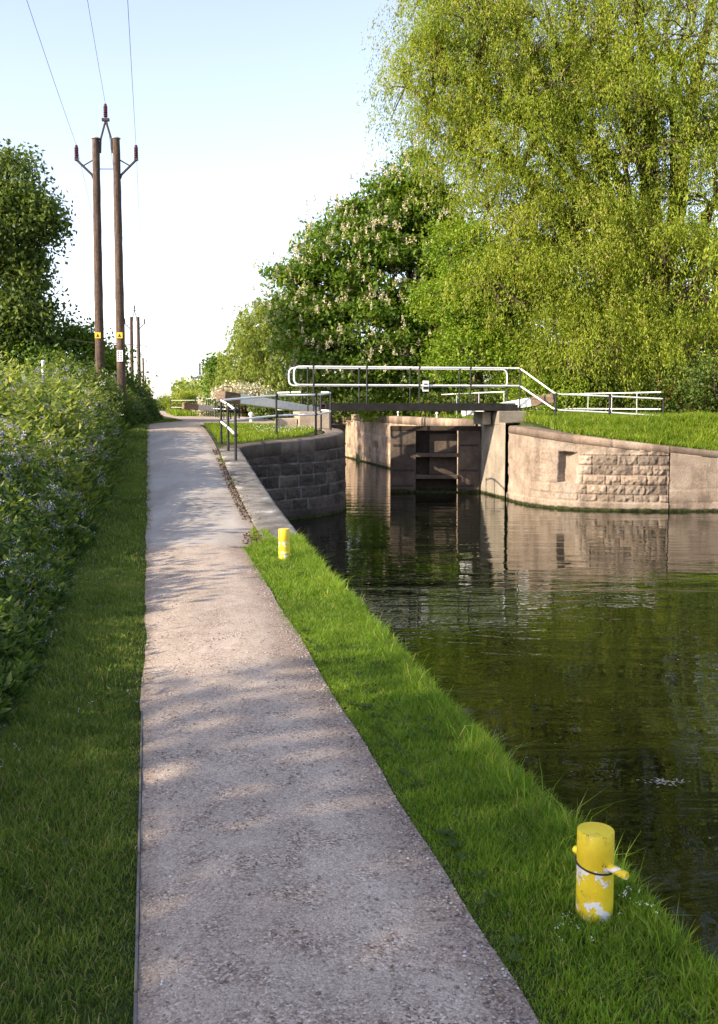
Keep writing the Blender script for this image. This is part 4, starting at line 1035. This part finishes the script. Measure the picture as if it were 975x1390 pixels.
# leaf litter and grass along the coping
n = 2600; X, Y, u = field(n, 11.4, 23.5, lambda Y: pe(Y)[1]-.12, lambda Y: pe(Y)[1]+.14, rg)
P_ = np.stack([X, Y, land(X,Y)+.02+.03*rg.rand(n)], 1)
M['litter'] = leafmat('leaf_litter', [(0,(.04,.024,.015)),(.5,(.10,.06,.035)),(1,(.2,.14,.085))], .1)
k = fbm(X*1.5, Y*1.5, 5) > .42
o = leafobj('leaf_litter', P_[k], unit(rg.normal(size=(k.sum(),3))*np.array([1,1,.2])), .035, .022, M['litter'], None, rg); tag(o, 'brown leaf litter along the coping edge', 'leaf litter', kind='stuff')
n = 5000; X, Y, u = field(n, 11.4, 22, lambda Y: pe(Y)[1]-.02, lambda Y: pe(Y)[1]+.12, rg); k = (fbm(X*1.1, Y*.8, 15) > .54)|(Y < 12.8)&(rg.rand(n) < .5)
grass('coping_grass', X[k], Y[k], .06, .009, M['grass'], rg, 'thin weeds growing in the joint beside the coping stones')
# grass island within the curved rail
ISL = np.array([S(1.75,24.6), S(2.2,24.6), S(2.9,25.2), S(3.7,25.9), S(4.3,26.6), S(4.75,27.6), S(5.0,29.0), S(4.6,31.5), S(3.0,33.5), S(1.85,33.0)])
n = 70000; X = -6+rg.rand(n)*6.5; Y = 24+rg.rand(n)*10; k = poly_sd(ISL, X, Y) > .05*fbm(X*4,Y*4,3); 
grass('island_grass', X[k], Y[k], .13, .014, M['grass_far'], rg, 'sunny yellow green grass inside the curved rail')
# right bank
n = 150000; X = 4.2+rg.rand(n)**.9*16; Y = 26.8+rg.rand(n)*12; s = sdm(X, Y); k = (s < -.5)&(X+KX*Y > 12.0)
grass('bank_grass', X[k], Y[k], .24, .022, M['grass_far'], rg, 'long bright grass on the right bank above the wing wall', .55, clump=1.1, hvar=.9)
n = 60000; X = -30+rg.rand(n)*75; Y = 33+rg.rand(n)**1.3*60; u = X+KX*Y; s = sdm(X,Y); k = (s < -1)&((u < -.6)|((u > 12.5)))&(poly_sd(POUND,X,Y) < -.4)
grass('meadow_grass', X[k], Y[k], .26, .06, M['grass_far'], rg, 'rough grass beyond the lock and behind the poles', .6)
n = 9000; X, Y, u = field(n, 60, 90, lambda Y: np.full_like(Y,1.6), lambda Y: np.full_like(Y,3.0), rg); k = poly_sd(POUND,X,Y) < 0
grass('pound_grass', X[k], Y[k], .35, .05, M['grass_far'], rg, 'yellow green grass at the edge of the upper water')

# broad weeds in the verge + small white flowers
def rosettes(name, pts, label, cat, leaf=(.026,.013), k=8, mat='leaf_bramble', up=.4, tone=.0):
    C = []; A = []; R = []; Nn = []
    for (x, y, s) in pts:
        z = lz(x,y)+.02
        for j in range(k):
            a = j/k*6.28+rg.rand(); e = up*rg.uniform(.5,1.6); d = np.array([math.cos(a), math.sin(a), e]); d /= np.linalg.norm(d)
            C.append(np.array([x,y,z])+d*leaf[0]*s*.6); A.append(d); R.append(s)
    C = np.array(C); A = np.array(A); R = np.array(R); n = len(C)
    o = leafobj(name, C, A, leaf[0]*R, leaf[1]*R, M[mat], None, rg, np.clip(.4+tone+rg.normal(size=n)*.15,0,1), np.tile(np.array([0,0,1.0]), (n,1))+rg.normal(size=(n,3))*.2)
    tag(o, label, cat, kind='stuff'); return o
pts = []
for i in range(420):
    Y = 2.5+rg.rand()*5; u = 1.12+rg.rand()*.45; pts.append((u-KX*Y, Y, rg.uniform(.6,1.5)))
for i in range(35):
    pts.append((B1[0]+rg.normal()*.14, B1[1]-.06+rg.normal()*.1, rg.uniform(.8,1.8)))
rosettes('verge_weeds', pts, 'broad leaved weeds in the grass near the large bollard', 'weeds')
pts = []
for i in range(230):
    Y = 2.5+rg.rand()**.7*12; u = -.35-rg.rand()*.9; pts.append((u-KX*Y, Y, rg.uniform(.6,1.6)))
rosettes('path_weeds', pts, 'low dark weeds in the left verge', 'weeds', (.034,.016), 9, 'leaf_comfrey')
# small pale flowers
C = []
for (cx, cy, sx, sy, k, zz_) in ((at(118,9.5)[0]+.15,8.9,.18,.35,60,.09), (at(160,15)[0],15,.2,.8,40,.08), (at(30,4.6)[0],4.4,.1,.12,14,.08), (at(30,4.6)[0]+.18,5.2,.1,.14,10,.08), (B1[0]+.16,B1[1]-.02,.05,.04,26,.1), (B1[0]-.12,B1[1]-.16,.05,.04,10,.07), (at(540,6.6)[0],6.7,.15,.3,8,.08)):
    for i in range(k):
        x = cx+rg.normal()*sx; y = cy+rg.normal()*sy
        if float(sdm(np.array([x]), np.array([y]))[0]) < 0: C.append((x, y, lz(x,y)+zz_*rg.uniform(.7,1.3)))
for i in range(260):
    x = at(400,29)[0]+rg.normal()*.7; y = 28+rg.normal()*1.3
    if poly_sd(ISL, np.array([x]), np.array([y]))[0] > .1: C.append((x,y,lz(x,y)+.14))
C = np.array(C); n = len(C); sc_ = np.where(C[:,1] > 20, .024, .0055)
C = np.repeat(C, 4, 0)+rg.normal(size=(4*n,3))*.004
o = leafobj('small_flowers', C, unit(rg.normal(size=(4*n,3))), np.repeat(sc_,4), np.repeat(sc_,4)*.7, M['flower_white'], None, rg); tag(o, 'tiny white flowers dotted in the grass', 'flowers', kind='stuff')

# ================================================================== FLOWERING BANK (left)
def bank_top(u, Y):
    # how high the plants stand above the ground, by distance in from the edge
    e = np.interp(Y, [2,4,5.5,8,12,18,28,34], [-1.05,-.98,-.86,-.84,-.86,-.84,-.80,-.30])+.16*(fbm(Y*1.1, Y*0+3, 3)-.5)*2
    e = e+.65*sm(34,42,Y)
    d = e-u
    Hm = np.interp(Y, [2,5,8,13,18,26,34], [.6,.8,.95,1.32,1.75,1.65,1.3])
    return e, Hm*(1-np.exp(-np.clip(d,0,9)*2.0))*(.66+.68*fbm(u*1.3+3, Y*1.0, 6))*(.82+.36*fbm(u*3.5, Y*2.6, 8, 2))
def flower_bank(name, y0, y1, nc, umin, label, mats, fl_n, seed, Hs=1.0, pair=14, tone=0.0, flower=True, lsz=1.0):
    rs = np.random.RandomState(seed); root = empty(name, (S(-1.6,(y0+y1)/2)[0], (y0+y1)/2, lz(S(-1.6,(y0+y1)/2)[0], (y0+y1)/2)), label, 'plants', 'flowering plants on the left bank')
    Y = y0+(y1-y0)*rs.rand(nc)**1.25; e, _ = bank_top(np.full(nc,-1.0), Y); d = rs.rand(nc)**1.3*(-.55-umin); u = e-d
    _, H = bank_top(u, Y); H = H*Hs; X = u-KX*Y; g = land(X, Y)
    C = []; A = []; L = []; R = []; FP = []; st = MB()
    for i in range(nc):
        h = max(.12, H[i]*rs.uniform(.6,1.15)); ln = rs.normal(size=2)*.10+np.array([.10,-.02]); m = pair
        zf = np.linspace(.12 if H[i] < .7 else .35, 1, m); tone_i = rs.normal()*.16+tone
        base = np.array([X[i], Y[i], g[i]]); top = base+np.array([ln[0]*h, ln[1]*h, h]); p = base[None]+(top-base)[None]*zf[:,None]
        if rs.rand() < .12: st.tube([base, (base+top)/2+rs.normal(size=3)*.02, top], [.006,.005,.003], 4, False)
        a = np.arange(m)*2.4+rs.rand()*6; size = (.19-.10*zf)*lsz*rs.uniform(.8,1.25)*np.clip(Y[i]/11, .8, 1.5)
        dv = unit(np.stack([np.cos(a), np.sin(a), 1.0*rs.uniform(-.35,1.2,m)], 1))
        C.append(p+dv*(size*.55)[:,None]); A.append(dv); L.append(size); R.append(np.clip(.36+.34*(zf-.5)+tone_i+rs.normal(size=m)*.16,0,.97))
        if flower and rs.rand() < fl_n*3.2*float(sm(.48,.62,fbm(X[i]*1.3,Y[i]*1.1,4))): 
            for _ in range(rs.randint(1,4)): FP.append(top+rs.normal(size=3)*np.array([.05,.05,.03])+np.array([.02,0,-.01-rs.rand()*.1]))
    C = np.concatenate(C); A = np.concatenate(A); L = np.concatenate(L); R = np.concatenate(R); n = len(C)
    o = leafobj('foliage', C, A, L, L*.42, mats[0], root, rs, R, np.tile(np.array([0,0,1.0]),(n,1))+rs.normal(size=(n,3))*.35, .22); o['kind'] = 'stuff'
    st.build('stems', M['stem'], root)['kind'] = 'stuff'
    if FP:
        FP = np.array(FP); k = 7; P = np.repeat(FP, k, 0); m = len(P); sc = np.repeat(np.clip(FP[:,1]/9, .75, 1.7), k)
        P = P+rs.normal(size=(m,3))*(.018*sc)[:,None]; ax = unit(rs.normal(size=(m,3))*.5+np.array([.3,0,-1.0])); tn = np.repeat(rs.rand(len(FP)), k)
        o = leafobj('flowers', P, ax, .022*sc, .013*sc, mats[1], root, rs, np.clip(tn+rs.normal(size=m)*.12,0,1), fold=.3); o['kind'] = 'stuff'
    return root
flower_bank('flowering_bank', 3.6, 12.5, 4300, -3.4, 'large leaved plants with purple flowers on the near left bank', (M['leaf_comfrey'], M['flower_purple']), .13, 1)
flower_bank('flowering_bank', 12.3, 27.0, 6000, -5.2, 'sunlit yellow green plants with pale purple flowers behind the near bank', (M['leaf_comfrey'], M['flower_purple']), .13, 2, 1.0, 12, .2, lsz=1.1)
flower_bank('flowering_bank', 28.5, 47.0, 3000, -3.2, 'dark leafy clump beneath the twin poles beside the path', (M['leaf_dark'], M['flower_white']), .06, 3, 1.25, 13, .0, lsz=1.15)

# ================================================================== TREES
def L(px, py, Y, rx, ry, rz, n):   # a crown lobe centred on a measured direction
    p = at(px, Y, py=py); return (p[0], p[1], p[2], rx, ry, rz, n)
GT = 'trees standing around the lock'
# big willow on the right
lob = [L(905,60,41,4.6,4.5,3.6,150), L(760,60,42,4.3,4.0,3.6,150), L(640,75,41,3.1,3.2,3.3,110), L(585,125,40.5,1.9,2.2,2.6,60), L(700,210,40,3.3,3.2,3.0,120), L(840,190,40,3.6,3.4,3.2,140),
       L(960,250,41,3.2,3.4,3.4,110), L(770,330,39,3.1,3.0,2.8,130), L(895,380,39,3.2,3.0,2.8,130), L(700,400,38.5,2.2,2.2,2.2,80), L(800,470,37.5,2.6,2.2,1.8,90), L(930,490,38,2.6,2.2,1.8,80),
       L(690,300,40,2.0,2.2,2.2,60), L(850,-110,43,6.0,4.5,3.5,110), L(1040,120,43,4.5,4.5,5.5,90), L(660,-60,43,3.2,3.2,2.4,55), L(1080,380,42,4.0,4.0,4.0,60), L(800,-270,45,7.0,4.5,3.6,90), L(1000,-200,45,6.0,4.5,4.0,60), L(590,40,41,1.6,2.0,2.2,44), L(618,185,40.5,1.7,1.8,1.9,46), L(720,120,40,3.2,3.0,2.6,70), L(880,120,40,3.4,3.0,2.6,70)]
base = at(905,43)[:2]; base = (base[0], base[1], lz(*base))
tree('willow_tree', base, (base[0]-.6, base[1]-.4, 7.5), .55, lob, 'huge yellow green weeping willow filling the upper right', 'tree', M['leaf_willow'], 21, (.145,.043), 235, .58, 1.25, GT, .75, branch_r=.04)
# chestnut with candles
lob = [L(560,245,49,1.6,1.8,1.5,34), L(520,290,49,2.3,2.2,1.6,60), L(475,345,48.5,2.6,2.4,1.7,75), L(440,395,48,2.3,2.4,1.6,62), L(430,455,47.5,2.1,2.3,1.5,58), L(530,380,48,3.0,2.6,2.2,85), L(500,455,47,3.0,2.4,1.8,80),
       L(395,372,48.5,.9,1.4,.6,14), L(415,420,48,1.6,1.6,.9,30), L(585,290,49,2.2,2.2,2.0,56), L(585,350,49,2.6,2.4,2.4,66), L(575,440,47.5,2.4,2.4,2.0,50), L(470,505,46.5,3.0,2.2,1.3,60), L(560,515,46.5,2.4,2.2,1.2,36)]
base = at(600,49)[:2]; base = (base[0], base[1], 1.1)
tree('chestnut_tree', base, (base[0]-.5, base[1], 5.5), .42, lob, 'dark green horse chestnut covered in pale flower candles', 'tree', M['leaf_chestnut'], 31, (.27,.13), 85, .52, 0, GT, .7, 0.0, (.9,2,28,.34,M['candle']), .36, 2.2)
# bright round leaved tree between
lob = [L(632,350,40,1.5,1.6,1.7,48), L(615,415,40,1.5,1.6,1.5,46), L(665,425,39.5,1.6,1.6,1.5,50), L(645,490,39,2.0,1.6,1.3,60), L(705,500,39,1.8,1.6,1.2,44)]
base = at(650,40.5)[:2]; base = (base[0], base[1], 1.15)
tree('maple_tree', base, (base[0], base[1], 4.5), .22, lob, 'bright lime green small leaved tree between the chestnut and the willow', 'tree', M['leaf_lime'], 41, (.13,.09), 110, .42, 0, GT, .5, flat=.5, upn=1.6)
# low scrub behind the right fence
for i, (px, Y, n, rz, m_, lb) in enumerate(((735,37.5,34,1.0,'leaf_lime','low bright bush behind the fence by the bridge ramp'), (800,38,40,1.15,'leaf_bramble','bramble bush behind the middle of the right fence'), (862,38.5,40,1.25,'leaf_lime','pale green bush behind the end of the right fence'), (925,36,46,1.3,'leaf_bramble','tangled bramble bush right of the last fence post'), (990,34.5,46,1.4,'leaf_dark','darker bush at the right edge above the grass'), (1060,34,34,1.4,'leaf_bramble','bush just past the right edge of the wall'))):
    x, y = at(px, Y)[:2]; z = lz(x,y)
    tree('bush', (x,y,z), (x,y,z+.7), .05, [(x,y,z+.85,1.7,1.3,rz,n), (x+.9,y-.4,z+.6,1.2,1.0,.7,n//2)], lb, 'bush', M[m_], 50+i, (.12,.07), 95, .3, 0, 'bushes behind the right fence', .3, branch_r=.015)
# screen of trees further back on the right
for i, (px, Y, top, wd, lb) in enumerate(((640,62,330,5.0,'tall plain tree deep behind the chestnut'), (780,64,300,5.5,'broad green tree hidden behind the willow'), (930,62,310,5.5,'broad green tree behind the willow at the right edge'), (540,60,470,3.4,'low dark tree behind the chestnut foot'))):
    x, y = at(px, Y)[:2]; zt = at(px,Y,py=top)[2]
    tree('woodland_tree', (x,y,1.0), (x,y,zt*.5), .3, [(x,y,zt*.72,wd*.8,wd*.7,zt*.27,90), (x-wd*.3,y,zt*.4,wd*.8,wd*.7,zt*.3,90), (x+wd*.4,y,zt*.35,wd*.8,wd*.7,zt*.3,80)], lb, 'tree', M['leaf_dark'] if i % 2 else M['leaf_lime'], 70+i, (.28,.18), 75, .8, 0, GT, .3)
# right side trees outside the edge, over the basin
for i, (x, y, h, lb) in enumerate(((15.5,31.5,11,'tall tree on the bank just past the right edge'), (19,22,12,'tree on the basin bank out to the right'))):
    z = .8
    tree('willow_tree', (x+2,y+1,z), (x+2,y+1,z+4), .3, [(x,y+1,z+h*.65,3.6,3.4,h*.33,110), (x+2,y-.5,z+h*.35,3.4,3.0,h*.25,80)], lb, 'tree', M['leaf_willow'], 90+i, (.22,.07), 110, .6, 1.2, GT, .3)
# middle distance trees left of the chestnut
lob = [L(368,442,72,2.4,2.6,1.9,70), L(358,480,71,2.7,2.6,2.2,85), L(385,480,71,2.8,2.6,2.4,80), L(370,525,68,3.6,2.4,1.6,80), L(338,520,70,1.8,2.0,1.7,46)]
base = at(362,71)[:2]; base = (*base, 1.0)
tree('sallow_tree', base, (base[0],base[1],4.0), .25, lob, 'soft olive green rounded tree left of the chestnut', 'tree', M['leaf_grey'], 101, (.24,.09), 120, .62, .8, GT, .3)
lob = [L(297,500,78,.75,.8,1.0,26), L(300,525,77,1.1,1.0,1.3,36), L(310,545,76,1.3,1.0,1.0,30)]
base = at(300,77)[:2]; base = (*base, 1.0)
tree('alder_tree', base, (base[0],base[1],3.0), .14, lob, 'slim darker tree at the left foot of the olive tree', 'tree', M['leaf_chestnut'], 103, (.24,.15), 90, .42, 0, GT, .3)
for i, (px, py, Y, w_, h_, n, m_, nm, lb) in enumerate(((252,548,120,2.6,1.6,80,'leaf_willow','bush','rounded yellow green willow bush at the end of the water'), (290,552,88,1.7,.9,46,'may','hawthorn_bush','white flowering hawthorn beside the far gate'), (328,534,58,1.7,.55,30,'may','hawthorn_bush','white flowering hawthorn showing above the balance beam end'),
        (222,554,150,2.4,1.6,40,'leaf_dark','bush','small dark bush beside the far end of the path'), (345,556,60,2.2,.9,46,'leaf_grey','bush','low olive bush beneath the balance beam'), (395,556,56,2.2,.9,46,'leaf_dark','bush','low dark bush behind the left end of the footbridge'), (450,560,62,2.6,.9,44,'leaf_lime','bush','low green bush beyond the chamber under the bridge'), (560,566,47,2.6,.55,44,'leaf_lime','bush','low green bush beyond the closed gate'), (640,568,44,2.4,.55,40,'leaf_bramble','bush','low bramble beyond the gate pier'), (510,563,54,2.2,.7,40,'leaf_bramble','bush','low bramble behind the far white bollards'))):
    x, y, z = at(px, Y, py=py); g0 = lz(x,y)
    tree(nm, (x,y,g0), (x,y,g0+.6), .06, [(x,y,max(z-.1,g0+.4),w_,w_*.8,h_,n),(x+w_*.4,y,max(z-h_*.5,g0+.3),w_*.7,w_*.6,h_*.6,n//2)], lb, 'bush', M[m_], 110+i, (.2,.11), 90, .36, 0, 'bushes beyond the lock', .2, branch_r=.02)
# left trees
lob = [L(0,255,40,2.4,2.4,1.6,60), L(25,310,39,1.7,2.0,1.7,58), L(-25,330,39,2.2,2.2,1.8,54), L(10,395,38.5,1.7,2.0,1.6,52), L(30,440,38,1.3,1.8,1.5,44), L(-10,470,38,2.2,2.0,1.7,56), L(-70,300,40,2.6,2.4,2.8,50), L(-80,430,39,2.6,2.4,2.6,50), L(58,300,39,.6,.8,.5,12), L(42,360,39,.7,.8,.6,14)]
base = at(-15,39.5)[:2]; base = (*base, .9)
tree('oak_tree', base, (base[0],base[1],6), .4, lob, 'tall dark tree at the left edge behind the poles', 'tree', M['leaf_dark'], 131, (.20,.12), 105, .46, 0, GT, .6)
for i, (px, py, Y, w_, h_, n, lb) in enumerate(((100,490,40,1.6,1.5,75,'rounded bright green bush just left of the twin poles'), (148,505,42,1.1,1.0,36,'smaller bush behind the feet of the twin poles'), (45,510,37,1.5,1.0,46,'low dark bush under the tall left tree'))):
    x, y, z = at(px, Y, py=py); g0 = lz(x,y)
    tree('bush', (x,y,g0), (x,y,g0+1.2), .07, [(x,y,z,w_,w_,h_,n),(x+.3,y,g0+.9,w_*.9,w_*.9,.9,n//2)], lb, 'bush', M['leaf_chestnut'], 140+i, (.17,.11), 110, .36, 0, 'bushes around the twin poles', .3, branch_r=.02)
# trees behind the left hedge near the camera: they throw the shade over the near path
for i, (x, y, h, rx, lb) in enumerate(((-10.5,-3.2,7.5,3.4,'tree behind the near left bank outside the view'), (-12.0,2.6,4.3,2.6,'smaller tree beyond the near left bank outside the view'))):
    tree('maple_tree', (x,y,0), (x,y,h*.5), .2, [(x,y,h*.62,rx,rx,h*.36,100), (x+.6,y+1.0,h*.4,rx*.8,rx*.8,h*.25,60)], lb, 'tree', M['leaf_chestnut'], 150+i, (.2,.13), 95, .5, 0, GT, .3)
for i, Y_ in enumerate((6.5, 9.4, 12.4, 15.4, 18.4, 21.4)):  # unseen bushes added behind the bank to keep the path in shade
    x, y = S(-5.2-.035*Y_, Y_); g0 = lz(x,y)
    tree('bush', (x,y,g0), (x,y,g0+.8), .06, [(x,y,g0+1.22+.2*math.sin(i*2.1),1.3,1.9,1.15,46),(x-.3,y+.9,g0+.8,1.2,1.2,.8,20)], ('thick unseen shade bush added behind the flowering bank, '+('nearest to the camera','second nearest to the camera','third from the camera in its row','fourth from the camera in its row','second farthest of its row','farthest of its row')[i]), 'bush', M['leaf_chestnut'], 170+i, (.15,.10), 95, .34, 0, 'unseen row of bushes added for shade', .2, branch_r=.015)
# far woods along the horizon
rs = np.random.RandomState(3); n = 90000
a = np.radians(rs.uniform(-75,75,n)); d = 260+rs.rand(n)*160; X = np.sin(a)*d; Y = np.cos(a)*d; hz = (5+6*fbm(a*9, a*0, 2)); Z = hz*rs.rand(n)**.6
k = ~((X/Y > (205-487.5)/F) & (X/Y < (235-487.5)/F) & (Z > 3.6))
o = leafobj('far_woods', np.stack([X,Y,Z],1)[k], unit(rs.normal(size=(n,3)))[k], 1.3, .9, M['leaf_grey'], None, rs, rs.rand(n)[k]); tag(o, 'low line of far woods along the horizon', 'woods', kind='stuff')

# ================================================================== floating bits on the water
rf = np.random.RandomState(9)
def floater(px, Y, label, mat, k, s, el):
    x = at(px, Y, WATER)[0]; C = np.stack([x+rf.normal(size=k)*s*el, Y+rf.normal(size=k)*s, np.full(k, WATER+.006)+rf.rand(k)*.008], 1)
    o = leafobj('floating_weed', C, unit(rf.normal(size=(k,3))*np.array([1,.5,.08])), s*1.1, s*.3, mat, None, rf, rf.rand(k), np.tile(np.array([0,0,1.0]),(k,1)))
    tag(o, label, 'floating debris'); return o
M['dry'] = leafmat('dry_stalk', [(0,(.3,.25,.17)),(1,(.6,.54,.44))], .1)
floater(903, 7.3, 'pale dry clump floating on the dark water near the large bollard', M['dry'], 60, .035, 2.2)
floater(733, 12.4, 'yellow green leaf clump floating in the middle of the water', M['leaf_willow'], 14, .05, 1.6)
# pale specks (fallen catkins) on the water
n = 260; Y = 5+rf.rand(n)**.8*20; X = 1+rf.rand(n)*7; k = sdm(X, Y) > .3; X, Y = X[k], Y[k]
o = leafobj('water_specks', np.stack([X,Y,np.full(len(X),WATER+.004)],1), unit(rf.normal(size=(len(X),3))*np.array([1,1,.02])), .022, .014, M['dry'], None, rf, None, np.tile(np.array([0,0,1.0]),(len(X),1)))
tag(o, 'tiny pale specks of blossom floating on the water', 'debris', kind='stuff')

# gate planks need the wall attributes for their material
for o in bpy.data.objects:
    if o.type == 'MESH' and o.data.materials and o.data.materials[0] in (M['gate'], M['gatedark'], M['piermat']) and 'blk' not in o.data.attributes:
        attr(o, 'blk', RS.uniform(.3,.7,len(o.data.vertices))*0+RS.uniform(.3,.7), 'POINT')

scene.render.engine = 'CYCLES'
scene.cycles.use_denoising = True
scene.cycles.max_bounces = 6; scene.cycles.diffuse_bounces = 3; scene.cycles.glossy_bounces = 3; scene.cycles.transmission_bounces = 4
scene.cycles.sample_clamp_indirect = 6; scene.cycles.caustics_reflective = False; scene.cycles.caustics_refractive = False
